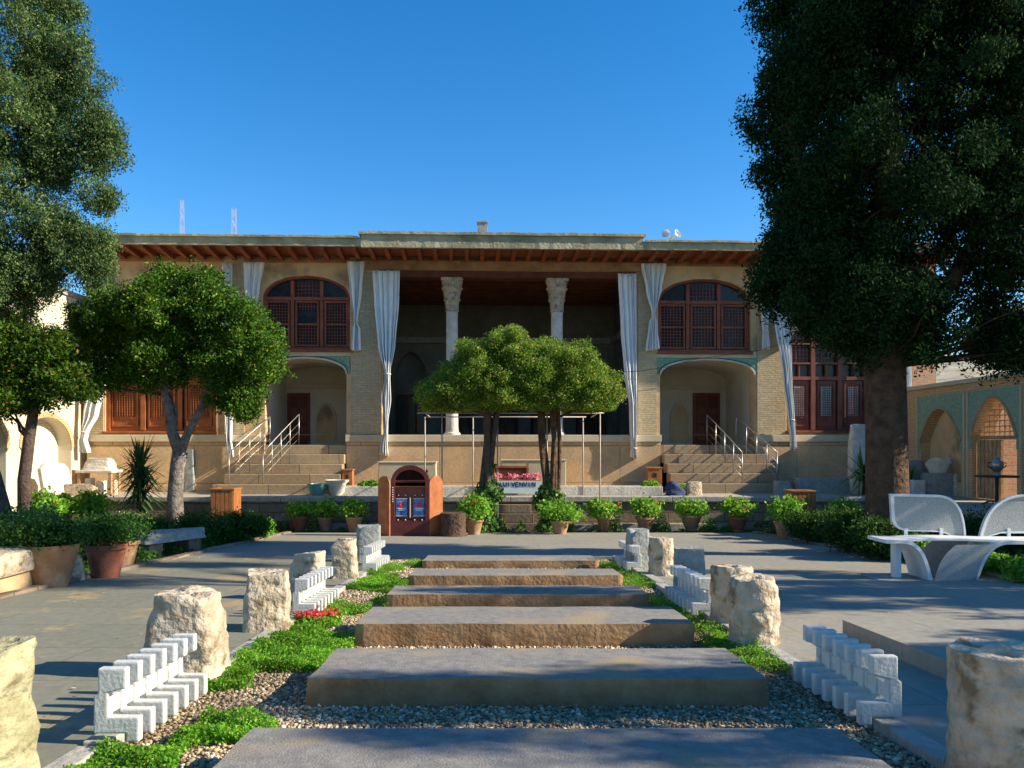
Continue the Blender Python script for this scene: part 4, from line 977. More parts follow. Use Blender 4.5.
MB().prism(pan, -.235, -.222).build('support_panel', M['perf'], B)
MB().prism([(a_, b_) for a_, b_ in pan], .252, .265).build('support_panel', M['perf'], B)
def back(pts, nm):
    c_ = Vector((sum(p[0] for p in pts) / len(pts), sum(p[1] for p in pts) / len(pts)))
    mb = MB(); mb.prism(pts, .27, .285); o = mb.build('backrest', M['perf'], B)
    inn = [(c_.x + (p[0] - c_.x) * .93, c_.y + (p[1] - c_.y) * .90) for p in pts]
    r = MB(); r.plate(pts, [inn], .255, .30); r.build('backrest_rim', M['cast'], o, bevel=.005)
lp = [(a_ + .08, b_) for a_, b_ in bez((-.80, .66), (-.74, .50), (-.6, .53), (-.38, .52), 8) + bez((-.3, .52), (-.1, .52), (-.02, .42), (.04, .38), 8)[1:] + [(.10, .42)] + bez((.10, .45), (.08, .9), (-.08, .97), (-.3, .97), 14)[1:] + [(-.82, .98)]]
back(lp, 'l')
rp = [(.95, .50), (.60, .50)] + bez((.34, .42), (.40, .75), (.55, .98), (.95, .97), 14) + [(1.7, .96)] + bez((1.75, .9), (1.75, .6), (1.6, .5), (1.3, .5), 8)
back(rp, 'r')
for x_ in (-.55, -.12, .7, 1.2): MB().box(x_ - .02, x_ + .02, .252, .269, .42, .56).build('back_bracket', M['cast'], B)
for x_ in (-.80, 1.5):
    MB().box(x_ - .035, x_ + .035, -.06, .06, .003, .435).build('leg', M['cast'], B, bevel=.005)
MB().box(-1.1, -.68, -.2, .25, .0, .015).build('foot_plate', M['kerb'], B)

# ------------------------------------------------------------------ pots with plants
def pot(name, label, loc, r, h, m, plant_r, plant_h, nleaf, lm, ls, seed, flowers=0, group=None, cat='flower pot', style=0, foliage_h=None):
    t = thing(name, label, cat, loc, 0, group); mb = MB()
    if style == 0: pr = [(r*.62, 0), (r*.66, h*.12), (r*.80, h*.5), (r*.92, h*.82), (r*.93, h*.84), (r*1.06, h*.86), (r*1.06, h), (r*.93, h), (r*.88, h*.9)]
    elif style == 1: pr = [(r*.6, 0), (r*.98, h*.97), (r*1.03, h), (r*.95, h), (r*.90, h*.93)]
    else: pr = [(r*.55, 0), (r*.62, h*.06), (r*.55, h*.14), (r*.85, h*.55), (r*.95, h*.8), (r*1.08, h*.85), (r*1.05, h), (r*.93, h), (r*.88, h*.9)]
    mb.lathe(pr, n=28); mb.build('planter', m, t, smooth=True)
    rg = np.random.default_rng(seed)
    bl = [(0, 0, h + plant_h * .45, plant_r, plant_r, plant_h * .55)] + [(rg.uniform(-.5, .5) * plant_r, rg.uniform(-.5, .5) * plant_r, h + plant_h * rg.uniform(.35, .75), plant_r * .55, plant_r * .55, plant_h * .35) for _ in range(4)]
    pts = crown_pts(rg, bl, nleaf // 8, 8, plant_r * .28, .7, h - .05)
    me = leaf_mesh('plant', pts, lm, ls, rg, aspect=.85); o = bpy.data.objects.new('plant', me); COL.objects.link(o); o.parent = t
    sm = MB()
    for k2 in range(7): a_ = rg.uniform(0, 6.28); sm.tube([(0, 0, h * .85), (math.cos(a_) * plant_r * .4, math.sin(a_) * plant_r * .4, h + plant_h * .6)], .007, 5)
    sm.build('stem', M['bark_dark'], t)
    if flowers:
        fp = crown_pts(rg, bl[:3], flowers, 9, .05, .12, h + plant_h * .35); me = leaf_mesh('blossoms', fp, M['petal'], .04, rg, aspect=.9); o = bpy.data.objects.new('blossoms', me); COL.objects.link(o); o.parent = t
    return t
gP = 'potted geraniums below the terrace wall'
pots = [(300, 531, .19, .36, .36, .34, 'redpot', 0, 0, 'dim geranium pot at the left end of the row'), (325, 531, .19, .34, .36, .36, 'terracotta', 0, 0, 'second geranium pot from the left end, in shade'),
 (354, 532, .20, .36, .38, .36, 'terracotta', 2, 0, 'half-lit geranium pot just left of the carved kiosk'),
 (474, 534.5, .21, .34, .38, .60, 'terracotta', 9, 0, 'geranium pot with red blooms beside the tree stump'),
 (560, 534, .22, .30, .50, .44, 'terracotta', 0, 0, 'bright geranium pot right of the right dome tree trunk'),
 (605, 531, .21, .34, .42, .42, 'terracotta', 9, 0, 'geranium pot with many orange-red blooms, right of the pipe frame'),
 (645, 531, .22, .34, .40, .46, 'terracotta', 2, 0, 'lush green geranium pot behind the farthest right stump'),
 (691, 531, .24, .38, .42, .40, 'terracotta', 0, 2, 'geranium in a wide pale urn-shaped pot'),
 (738, 532, .21, .36, .42, .42, 'redpot', 7, 2, 'geranium with red blooms in a reddish urn'),
 (785, 539, .22, .38, .42, .44, 'terracotta', 0, 0, 'trailing geranium pot before the right wooden litter bin')]
for i, (px, py, r, h, pr_, ph_, m, fl, sty, lab) in enumerate(pots):
    p = G(px, py); pot('flower_pot', lab, p, r, h, M[m], pr_, ph_, 1400, M['lf_pot'], .065, 60 + i, fl, gP, style=sty)
gL = 'planted pots along the left bed'
for i, (px, py, r, h, pr_, ph_, m, fl, sty, lab) in enumerate([
 (50, 586, .30, .46, .42, .22, 'terracotta', 0, 1, 'very large tapered tan pot of dark greenery at far left'),
 (106, 577, .24, .40, .42, .30, 'redpot', 0, 0, 'reddish round pot overgrown with dark leaves'),
 (122, 567, .22, .36, .38, .28, 'terracotta', 0, 0, 'brown pot half hidden behind the reddish round pot')]):
    pot('planter_pot', lab, G(px, py), r, h, M[m], pr_, ph_, 5200, M['lf_hedge'], .032, 90 + i, fl, gL, style=sty)
for i, (px, Y, r, pr_, ph_, fl, lab) in enumerate([(46, 16.6, .2, .42, .5, 6, 'sunlit geranium pot below the leaning fruit tree'), (92, 17.6, .2, .48, .5, 1, 'bright green geranium pot below the table of carved stones'), (62, 17.9, .18, .40, .42, 2, 'small geranium pot between two larger ones at left')]):
    X = (px - 498) / 800 * Y; pot('flower_pot', lab, (X, Y, gz(Y) + .03), r, .4, M['terracotta'], pr_, ph_, 1700, M['lf_pot'], .075, 120 + i, fl, gL)

# ------------------------------------------------------------------ shrubs and hedges
def shrub(name, label, cat, X, Y, rx, ry, rz_, n, lm, ls, seed, group=None, base=None):
    zb_ = gz(Y) if base is None else base; t = thing(name, label, cat, (X, Y, zb_), 0, group); rg = np.random.default_rng(seed)
    bl = [(0, 0, rz_ * .5, rx * .8, ry * .8, rz_ * .5)] + [(rg.uniform(-.65, .65) * rx, rg.uniform(-.6, .6) * ry, rz_ * rg.uniform(.35, .7), rx * .38, ry * .42, rz_ * .32) for _ in range(6)]
    pts = crown_pts(rg, bl, n // 10, 10, min(rx, rz_) * .2, .45, .0); me = leaf_mesh('foliage', pts, lm, ls, rg, aspect=.6, up=.5)
    o = bpy.data.objects.new('foliage', me); COL.objects.link(o); o.parent = t
    sm = MB()
    for k2 in range(9): a_ = rg.uniform(0, 6.28); sm.tube([(math.cos(a_) * .06, math.sin(a_) * .06, -.02), (math.cos(a_) * rx * .6, math.sin(a_) * ry * .6, rz_ * .7)], .010, 5)
    sm.build('stem', M['bark_dark'], t); return t
gS = 'shrubs in the left bed'; gR = 'shrubs in the right bed'
for i, (px, Y, rx, ry, rz_, lm, lab) in enumerate([
 (205, 14.8, .62, .7, .62, 'lf_hedge', 'clipped dark shrub right of the pale tree trunk'), (243, 15.6, .50, .6, .58, 'lf_hedge', 'clipped shrub beside the left litter bin'), (262, 16.6, .28, .35, .42, 'lf_pot', 'small sunlit shrub at the right end of the left bed'),
 (150, 14.6, .55, .6, .5, 'lf_hedge', 'dark low shrub in front of the spiky plant'), (115, 13.4, .6, .6, .55, 'lf_hedge', 'dark shrub behind the reddish round pot'), (70, 12.6, .6, .6, .5, 'lf_hedge', 'dark shrub behind the very large tan pot'), (20, 13.6, .7, .6, .7, 'lf_ivy', 'leafy shrub at the far left frame edge'),
 (130, 16.6, .5, .5, .5, 'lf_ivy', 'flowering shrub at the foot of the spiky plant'), (20, 11.0, .7, .7, .45, 'lf_hedge', 'low dark shrub left of the very large tan pot')]):
    shrub('shrub', lab, 'shrub', (px - 498) / 800 * Y, Y, rx, ry, rz_, 9000, M[lm], .045, 200 + i, gS)
for i, (px, Y, rx, ry, rz_, lm, lab) in enumerate([
 (812, 15.2, .5, .6, .62, 'lf_hedge', 'shrub below the right wooden litter bin'), (850, 13.2, .55, .6, .72, 'lf_hedge', 'dark clipped shrub left of the big cypress trunk'), (880, 11.9, .55, .6, .62, 'lf_hedge', 'dark clipped shrub behind the left leg of the bench'),
 (842, 16.6, .45, .4, .85, 'lf_pot', 'bright leafy bush behind the shaded shrubs, right of the bin'), (912, 11.6, .42, .35, .36, 'lf_pot', 'sunlit grassy tuft under the curved bench'),
 (950, 13.5, .8, .6, .6, 'lf_hedge', 'shaded shrub behind the curved bench'), (1008, 13.5, .8, .6, .75, 'lf_hedge', 'shaded shrub behind the right half of the bench'),
 (1000, 9.9, .55, .3, .22, 'lf_pot', 'low sunlit seedlings beside the right end of the bench'), (1045, 9.0, .6, .3, .26, 'lf_pot', 'low green plants at the right frame edge')]):
    shrub('shrub', lab, 'shrub', (px - 498) / 800 * Y, Y, rx, ry, rz_, 8000, M[lm], .045, 230 + i, gR)
# low undergrowth masses in the beds
rg = np.random.default_rng(77)
for lab, x0, x1, ya, yb, n in (('low dark undergrowth filling the left planted bed', -10.5, -5.0, 8.5, 19.6, 60000), ('low dark undergrowth filling the right planted bed', 6.2, 10.5, 9.5, 19.6, 40000)):
    X = rg.uniform(x0, x1, n); Yv = rg.uniform(ya, yb, n); nn = np.sin(X * 3.1) + np.sin(Yv * 2.3 + X) + .5 * np.sin(Yv * 7); k = nn > -.5; X, Yv, nn = X[k], Yv[k], nn[k]
    Zv = np.array(1.01 - .051 * Yv) - .02 + rg.random(len(X)) * (.12 + .09 * nn)
    tag(leaves('undergrowth', np.stack([X, Yv, Zv], 1), M['lf_hedge'], .06, seed=5, aspect=.5, up=1.0), lab, 'undergrowth', None, 'stuff')
# pots' small companions: weeds in the front bed
X = rg.uniform(-4.6, 5.7, 16000); Yv = rg.uniform(19.0, 19.6, 16000); nn = np.sin(X * 5.1) + np.sin(X * 11.3 + 1); k = nn > .1; X, Yv, nn = X[k], Yv[k], nn[k]
tag(leaves('bed_weeds', np.stack([X, Yv, .02 + rg.random(len(X)) * .22 * nn], 1), M['lf_ivy'], .05, seed=6, aspect=.6, up=.8), 'small leafy weeds between the pots below the terrace', 'weeds', None, 'stuff')

# spiky plants
def spiky(label, X, Y, zb_, ln, n, trunk, seed, lm='lf_yucca'):
    t = thing('yucca_plant', label, 'plant', (X, Y, zb_)); rg = random.Random(seed); V, F = [], []
    for k2 in range(n):
        a_ = rg.uniform(0, 6.28); e = rg.uniform(-.7, 1.35); z0 = trunk * (1 - .6 * rg.random() ** 1.5); l_ = ln * rg.uniform(.7, 1.15); w = .034
        d = Vector((math.cos(a_) * math.cos(e), math.sin(a_) * math.cos(e), math.sin(e))); sd_ = Vector((-math.sin(a_), math.cos(a_), 0)) * w
        p0 = Vector((0, 0, z0)); b = len(V)
        for s_ in (0, .33, .66, 1):
            q = p0 + d * l_ * s_ - Vector((0, 0, .22 * l_ * s_ * s_ * math.cos(e))); ww = sd_ * (1 - s_ ** 2 * .95); V += [q - ww, q + ww]
        F += [(b, b+1, b+3, b+2), (b+2, b+3, b+5, b+4), (b+4, b+5, b+7, b+6)]
    mb = MB(); mb.add(V, F); mb.build('leaf_rosette', M[lm], t); MB().tube([(0, 0, -.05), (0.02, 0, trunk)], [.09, .06], 10).build('trunk', M['bark'], t, smooth='all')
spiky('dark spiky yucca in front of the terrace, left of the pale tree trunk', (140 - 498) / 800 * 17.6, 17.6, gz(17.6), .80, 260, 1.6, 3)
spiky('bright spiky palm on the terrace beside the white stone column', (862 - 498) / 800 * 20.8, 20.8, ZT, .75, 70, .75, 4, 'lf_ivy')
spiky('small spiky plant on the terrace right of the cypress trunk', (910 - 498) / 800 * 20.6, 20.6, ZT, .55, 50, .35, 5, 'lf_ivy')

# ------------------------------------------------------------------ trees
def pt(px, py, Y): return P(px, py, Y)
# big cypress right
Y_ = 12.5; b0 = Vector(((887 - 498) / 800 * Y_, Y_, gz(Y_) - .05)); 
rgb = np.random.default_rng(15)
def ctrunk():
    return [([b0, b0 + Vector((.02, 0, .25)), b0 + Vector((.0, 0, 1.2)), b0 + Vector((-.02, 0, 3.0)), b0 + Vector((.0, 0, 6)), b0 + Vector((0, 0, 10))], [.42, .34, .31, .29, .2, .06]),
            ([b0 + Vector((0, 0, 3)), b0 + Vector((.9, -.2, 4.3)), b0 + Vector((1.8, -.2, 6))], [.16, .11, .05]), ([b0 + Vector((0, 0, 3.2)), b0 + Vector((-.9, .2, 4.8)), b0 + Vector((-1.5, .2, 7))], [.15, .1, .05])]
cx, cy, cz = b0
kc = 12.5 / 13.6
bl = [(cx - .1, cy, 7.3, 2.15, 2.0, 3.1), (cx - 1.1, cy, 5.1, 1.15, 1.3, 1.35), (cx - .7, cy - .3, 4.3, 1.1, 1.1, .85), (cx + 1.5, cy, 5.9, 1.3, 1.3, 1.6), (cx + 1.6, cy + .2, 7.8, 1.3, 1.5, 2.2), (cx - 1.3, cy, 7.7, 1.15, 1.4, 1.9), (cx, cy, 10.4, 1.5, 1.5, 2.0), (cx - 1.2, cy, 9.6, 1.1, 1.2, 1.7), (cx + 1.9, cy, 9.9, 1.1, 1.2, 1.6),
      (cx + .35, cy - .4, 4.0, .55, .5, .75), (cx + 2.0, cy - .2, 3.95, .7, .8, .7), (cx - .2, cy - .2, 4.3, .8, .9, .6)]
bl += [(cx - .8, cy, 4.6, 1.2, 1.2, .85), (cx + .35, cy - .5, 3.75, .32, .3, .5), (cx + 1.7, cy - .3, 3.9, .6, .5, .5), (cx + 2.4, cy - .3, 3.7, .6, .6, .5)]
bl = [(cx + .12 + (a_[0] - cx) * kc, cy + (a_[1] - cy) * kc, 2.1 + (a_[2] - 2.1) * kc, a_[3] * kc, a_[4] * kc, a_[5] * kc) for a_ in bl]
CY = tree('cypress_tree', 'huge dark cypress with thick brown trunk at right', 'tree', tuple(b0), ctrunk(), M['bark'], bl, M['lf_cyp'], 22000, 30, .16, .060, 41, shell=.5, n=16, sub=(260, .38), aspect=.48, up=.9)
for (X_, Yq, sc_, lab) in ((8.6, -5.0, 1.0, 'unseen cypress added behind the viewer, right of the path, to block skylight'), (-7.0, -4.5, .95, 'unseen cypress added behind the viewer, left of the path, to block skylight'), (-9.0, 2.0, .85, 'unseen cypress added in the left bed outside the frame to block skylight')):
    copy_thing(CY, (X_, Yq, gz(Yq) - .1), 1.3 * X_, lab, sc_)  # unseen copies put in to hold skylight off the near court
def shade(Xt, Yt, rx, ry, h, rzz=.3):        # a bough that shades the court round (Xt, Yt)
    d_ = h / math.tan(R(EL)); return (Xt + d_ * math.cos(R(AZ)), Yt + d_ * math.sin(R(AZ)), gz(Yt) + h, rx, ry, rzz)
YB = 7.1; q0 = Vector((11.2, YB, gz(YB) - .05))
tree('evergreen_tree', 'loose evergreen just beyond the right frame edge, behind the bench', 'tree', tuple(q0), [([q0, q0 + Vector((.1, 0, 1.5)), q0 + Vector((-.1, 0, 3.2)), q0 + Vector((-1.5, 0, 6.6))], [.22, .18, .14, .05]), ([q0 + Vector((0, 0, 1.9)), q0 + Vector((-1.4, 0, 2.9)), q0 + Vector((-2.6, .2, 3.7))], [.1, .07, .03])], M['bark'],
     [shade(*q_) for q_ in ((.2, 7.6, 1.0, .2, 4.6), (2.3, 7.9, .9, .22, 4.3), (1.9, 7.2, .4, .35, 4.0), (3.9, 8.3, 1.2, .3, 4.1), (3.3, 9.0, .9, .14, 4.6), (5.2, 8.9, 1.0, .3, 4.0), (4.8, 7.4, .9, .22, 3.7), (2.9, 7.3, .7, .13, 4.5), (5.6, 8.0, .9, .3, 4.2), (3.4, 10.1, .8, .13, 4.2), (4.6, 6.5, .5, .08, 3.4), (-5.2, 9.0, 1.5, .6, 7.4), (-7.6, 10.5, 1.5, .9, 7.6), (-4.2, 11.0, 1.2, .3, 7.3))], M['lf_orange'], 1700, 26, .26, .085, 51, shell=.8, aspect=.45)
# near tree outside the frame on the right: dapples the near slabs
YC = 3.0; q0 = Vector((9.9, YC - .9, gz(YC) - .05))
tree('shade_tree', 'broad evergreen beyond the right frame edge whose shade dapples the path', 'tree', tuple(q0), [([q0, q0 + Vector((0, 0, 1.6)), q0 + Vector((-.1, .2, 4.2))], [.22, .18, .07])], M['bark'],
     [shade(*q_) for q_ in ((-.3, 3.98, .8, .12, 4.7), (.9, 4.10, .8, .16, 4.4), (2.1, 4.1, .8, .28, 4.1), (3.0, 3.8, .8, .3, 3.8), (1.9, 3.35, .45, .16, 4.2), (2.7, 3.0, .7, .4, 3.9), (.5, 3.02, .22, .05, 4.6), (2.9, 4.75, .55, .08, 3.6), (3.6, 5.2, .6, .10, 3.5), (1.9, 4.5, .4, .14, 4.3), (-.5, 3.2, .25, .05, 4.9), (3.6, 2.3, 1, .6, 4), (2.3, 2.85, .35, .2, 3.9))], M['lf_orange'], 1500, 24, .2, .085, 61, shell=.9, aspect=.5)
# left conifer
Y_ = 13.8; q0 = Vector((-8.75, Y_, gz(Y_) - .05))
bl = [(-9.1, Y_, 9.0, 1.6, 1.8, 3.4), (-8.5, Y_, 6.3, 1.3, 1.4, 1.4), (-7.6, Y_, 7.2, .62, .7, .8), (-7.35, Y_, 5.6, .55, .6, .6), (-6.95, Y_ - .1, 6.6, .28, .35, .6), (-7.8, Y_, 8.4, .45, .5, .8), (-7.9, Y_, 9.8, .5, .9, 1.2), (-9.2, Y_, 5.4, 1.2, 1.1, .9), (-8.6, Y_, 4.85, 1.1, 1.0, .55), (-7.9, Y_, 5.1, .7, .8, .5), (-6.95, Y_, 5.2, .28, .35, .4), (-6.85, Y_, 7.3, .26, .3, .5), (-6.8, Y_, 6.3, .26, .3, .35), (-6.85, Y_, 5.5, .28, .3, .35), (-7.0, Y_, 8.0, .28, .3, .6), (-7.2, Y_, 8.9, .3, .3, .5)]
tree('conifer_tree', 'tall bluish-green conifer with ragged sunlit edge at upper left', 'tree', tuple(q0), [([q0 + Vector((.25, 0, 0)), q0 + Vector((.1, 0, .6)), q0 + Vector((-.45, 0, 2.6)), q0 + Vector((-.6, 0, 8))], [.34, .25, .22, .06])], M['bark_dark'],
     bl, M['lf_con'], 15000, 28, .12, .050, 71, shell=.45, twigs=False, n=14, sub=(190, .30), aspect=.42, up=1.0)
# orange tree
Y_ = 17.0; o0 = pt(176, 528, Y_); o0.z = gz(Y_) - .05
fk = pt(180, 452, Y_)
limbs = [([o0, pt(175, 500, Y_), pt(177, 470, Y_), fk], [.20, .165, .15, .16]), ([fk, pt(172, 432, Y_), pt(168, 405, Y_), pt(162, 380, Y_), pt(156, 350, Y_)], [.14, .11, .09, .07, .04]), ([fk, pt(187, 435, Y_), pt(201, 408, Y_), pt(208, 388, Y_), pt(225, 360, Y_)], [.11, .085, .075, .06, .035]), ([pt(172, 432, Y_), pt(176, 415, Y_ + .1), pt(170, 395, Y_ + .3)], [.07, .05, .03])]
def bb(px, py, Y, r, ry, rz_): q = pt(px, py, Y); return (q.x, q.y, q.z, r, ry, rz_)
bl = [bb(120, 320, Y_, .95, .9, .8), bb(165, 312, Y_, 1.05, 1.1, .95), bb(200, 290, Y_, .62, .8, .62), bb(228, 320, Y_, .8, .9, .75), bb(254, 355, Y_, .72, .8, .75), bb(150, 365, Y_, 1.1, .9, .55), bb(240, 398, Y_, .62, .6, .42), bb(105, 350, Y_, .6, .7, .55), bb(215, 355, Y_, .8, .9, .6), bb(85, 385, Y_, .38, .5, .25)]
tree('orange_tree', 'dense orange tree with pale forked trunk in front of the left facade', 'tree', tuple(o0), limbs, M['bark_pale'], bl, M['lf_orange'], 7600, 22, .13, .064, 81, shell=.45, sub=(130, .27), aspect=.5)
# second fruit tree at left edge
Y_ = 16.2; o0 = pt(26, 515, Y_); o0.z = gz(Y_) - .05
limbs = [([o0, pt(24, 480, Y_), pt(29, 440, Y_), pt(36, 395, Y_), pt(42, 370, Y_)], [.15, .12, .11, .09, .05]), ([pt(32, 412, Y_), pt(24, 395, Y_), pt(10, 375, Y_)], [.07, .05, .03])]
bl = [bb(25, 365, Y_, .95, .9, .62), bb(70, 380, Y_, .60, .6, .5), bb(-20, 360, Y_, 1.0, 1, .8), bb(15, 335, Y_, .6, .7, .42), bb(50, 350, Y_, .5, .6, .38), bb(10, 400, Y_, .7, .7, .3)]
tree('fruit_tree', 'small leaning fruit tree with dark slender trunk at left edge', 'tree', tuple(o0), limbs, M['bark_dark'], bl, M['lf_orange2'], 2600, 22, .15, .078, 91, shell=.5, sub=(40, .3), aspect=.5)
# the two dome trees in front of the hall
Y_ = 18.7; 
def dome(label, tb, tt, blobs, seed, strands):
    base = pt(tb[0], 520, Y_); base.z = .0; lim = []
    r_ = random.Random(seed)
    for k2 in range(strands):
        ox = r_.uniform(-.12, .12); oy = r_.uniform(-.1, .1); pts = []
        for i in range(7):
            t = i / 6; w = .10 * math.sin(t * 5 + k2 * 1.9)
            pts.append((base.x + (tt - tb[0]) / 800 * Y_ * t + ox * (1 + 1.2 * t) + w * .5, Y_ + oy + w * .4, 0 + 3.3 * t))
        lim.append((pts, [.10 if strands < 4 else .055] * 2 + [.075 if strands < 4 else .05] * 5))
    return tree('dome_tree', label, 'tree', tuple(base), lim, M['bark_dark'] if strands < 4 else M['bark'], blobs, M['lf_top'], 10000, 24, .11, .038, seed, 'dome-shaped trees in front of the hall', shell=.35, zmin=2.86, sub=(150, .15), lump=.05, aspect=.65)
dome('left dome-clipped tree with the taller rounded crown', (482, 0), 488, [bb(462, 392, Y_, 1.15, 1.1, .72), bb(508, 355, Y_, .78, .9, .82), bb(478, 372, Y_, .9, 1.0, .85), bb(505, 385, Y_, 1.0, 1.1, .75), bb(440, 397, Y_, .62, .8, .45), bb(520, 372, Y_, .7, .9, .8)], 101, 3)
dome('right dome-clipped tree with a twisted many-stemmed trunk', (553, 0), 550, [bb(556, 370, Y_, 1.0, 1.0, .85), bb(592, 390, Y_, .66, .8, .62), bb(538, 378, Y_, .8, 1.0, .8), bb(605, 396, Y_, .4, .6, .42), bb(575, 393, Y_, .85, .9, .5)], 102, 7)
# ivy climbing their trunks
for px, lab, sd_ in ((487, 'ivy climbing the left dome tree trunk behind the geranium', 1), (547, 'ivy bush wrapped round the foot of the right dome tree', 2)):
    rg = np.random.default_rng(sd_); n = 3400; c_ = pt(px, 500, Y_ + .08); t = thing('ivy', lab, 'ivy', (c_.x, c_.y, 0.0))
    zv = rg.random(n) ** .8 * (1.65 if sd_ == 1 else 1.35); rad = .27 - .08 * zv + .07 * np.sin(zv * 7 + sd_) 
    a_ = rg.uniform(0, 6.28, n); rad = rad * (1 + .35 * np.sin(a_ * 3 + zv * 6) * np.cos(zv * 11 + a_)); pts = np.stack([np.cos(a_) * rad * (.5 + .7 * rg.random(n)), np.sin(a_) * rad * (.6 + .5 * rg.random(n)), zv], 1)
    pts[:, 0] += (.03 if sd_ == 1 else .05) * zv
    me = leaf_mesh('foliage', pts, M['lf_ivy'], .085, rg, aspect=.8); o = bpy.data.objects.new('foliage', me); COL.objects.link(o); o.parent = t
    MB().tube([(0, 0, -.02), (.03, 0, .6), (.08, 0, 1.2)], .02, 6).build('stem', M['bark_dark'], t)

# ------------------------------------------------------------------ pipe frame carrying the dome trees
pf = thing('pipe_frame', 'slender painted pipe frame propping the dome tree crowns', 'frame', (.2, 19.35, 0)); o_ = Vector(pf.location)
mb = MB(); Yn, Yf = 19.35, 20.7; zn = P(0, 413, Yn).z; zf_ = P(0, 417, Yf).z
mb.tube([pt(417, 413, Yn) - o_, pt(604, 413, Yn) - o_], .017, 8); mb.tube([pt(424, 417, Yf) - o_, pt(586, 417, Yf) - o_], .016, 8)
for a_, b_ in ((425, 431), (497, 499), (598, 590)): mb.tube([pt(a_, 413, Yn) - o_, Vector(((a_ - 498) / 800 * Yn, Yf, zf_)) - o_], .018, 8)
mb.build('top_bar', M['paintpipe'], pf, smooth='all')
for px, Y, zb_ in ((442, Yn, .15), (497.5, Yn, .15), (547, Yn, .15), (600, Yn, .15), (425, Yf, ZT), (473, Yf, ZT), (583, Yf, ZT)):
    X = (px - 498) / 800 * Y; MB().tube([Vector((X, Y, zb_ - .1)) - o_, Vector((X, Y, zn if Y == Yn else zf_)) - o_], .018, 8).build('post', M['paintpipe'], pf, smooth='all')

# ------------------------------------------------------------------ carved kiosk
p = G(410, 536); K = thing('carved_kiosk', 'small carved red wooden kiosk with arched niche and two blue posters', 'kiosk', (p.x, p.y, gz(p.y)))
w2, Hk = .40, 1.38
niche = arch(-.33, .33, .33, 1.16, 1.43, kind='seg', n=14)
outer = [(-.42, 0), (.42, 0), (.42, 1.1)] + [(.42 * math.cos(math.pi * i / 16), 1.12 + .42 * math.sin(math.pi * i / 16) ** .85) for i in range(17)] + [(-.42, 1.1)]
MB().plate(outer, [[(p_[0], min(p_[1], 1.46)) for p_ in niche]], 0, .05).build('front_panel', M['kiosk_dark'], K, bevel=.006)
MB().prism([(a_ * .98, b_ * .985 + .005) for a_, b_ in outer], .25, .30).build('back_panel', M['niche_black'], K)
MB().box(-.41, -.36, .052, .249, .02, 1.12).box(.36, .41, .052, .249, .02, 1.12).build('inner_side', M['kiosk_dark'], K)
MB().box(-.34, .34, .06, .24, .28, .32).build('shelf', M['kiosk'], K)
MB().box(-.335, .335, .10, .13, .325, 1.08).build('inner_panel', M['kiosk_in'] if 'kiosk_in' in M else M['maroon'], K)
MB().box(-.335, .335, .07, .099, 1.06, 1.08).build('ledge', M['kiosk'], K)
for sx in (-1, 1):
    wp = [(0, 0), (.34, 0), (.34, 1.12)] + [(.17 + .17 * math.cos(math.pi * i / 10), 1.13 + .17 * math.sin(math.pi * i / 10)) for i in range(11)] + [(0, 1.12)]
    wg = MB().prism(wp, 0, .035).build('side_panel', M['kiosk'], K, bevel=.005); 
    if sx > 0: wg.location = (.425, .0, 0); wg.rotation_euler.z = R(36)
    else: wg.location = (-.425, .0, 0); wg.rotation_euler.z = R(180 - 36); 
    po = MB()
    c_ = .19 * sx + 0; po.box(c_ - .12, c_ + .12, .06, .075, .44, .80); q = po.build('poster', M['blue'], K)
    fl = MB()
    for k2 in range(6): a_ = k2 * 1.047; fl.ball((c_ + .045 * math.cos(a_), .058, .68 + .035 * math.sin(a_)), (.034, .006, .028), 8, 5)
    fl.build('red_flower', M['red'], q, smooth='all')
    wl = MB(); wl.box(c_ - .09, c_ + .09, .053, .059, .585, .605); wl.box(c_ - .07, c_ + .07, .053, .059, .55, .565); wl.box(c_ - .125, c_ + .125, .053, .059, .802, .812); wl.box(c_ - .125, c_ + .125, .053, .059, .425, .437); wl.build('white_print', M['white'], q)
MB().box(-.009, .009, .03, .06, .40, .83).build('white_divider', M['white'], K)
sd2 = MB()
for k2 in range(7): sd2.ball((-.375, -.01, .75 + k2 * .05), .013, 6, 4)
for zz_ in (.88, .35):
    for x_ in (-.26, -.1, .1, .26): sd2.ball((x_, .0 if zz_ < .4 else .09, zz_), .014, 6, 4)
sd2.build('white_stud', M['white'], K)
MB().box(-.72, .72, .02, .40, 0, .02).build('base', M['kiosk_dark'], K)
MB().prism([(-.42, .05), (.42, .05), (.42, .30), (-.42, .30)], 1.16, 1.20, 'z').build('top_shelf', M['kiosk_dark'], K)
# tree stump
p = G(453, 536); rg_ = random.Random(2)
tag(MB().lathe([(.31, 0), (.28, .06), (.265, .25), (.275, .48), (.26, .505), (.10, .50)], n=30, wob=lambda t, zz_: 1 + .03 * math.sin(5 * t) + .02 * math.sin(11 * t)).build('tree_stump', M['bark'], None, p, smooth=True), 'sawn brown tree stump beside the carved kiosk', 'stump')

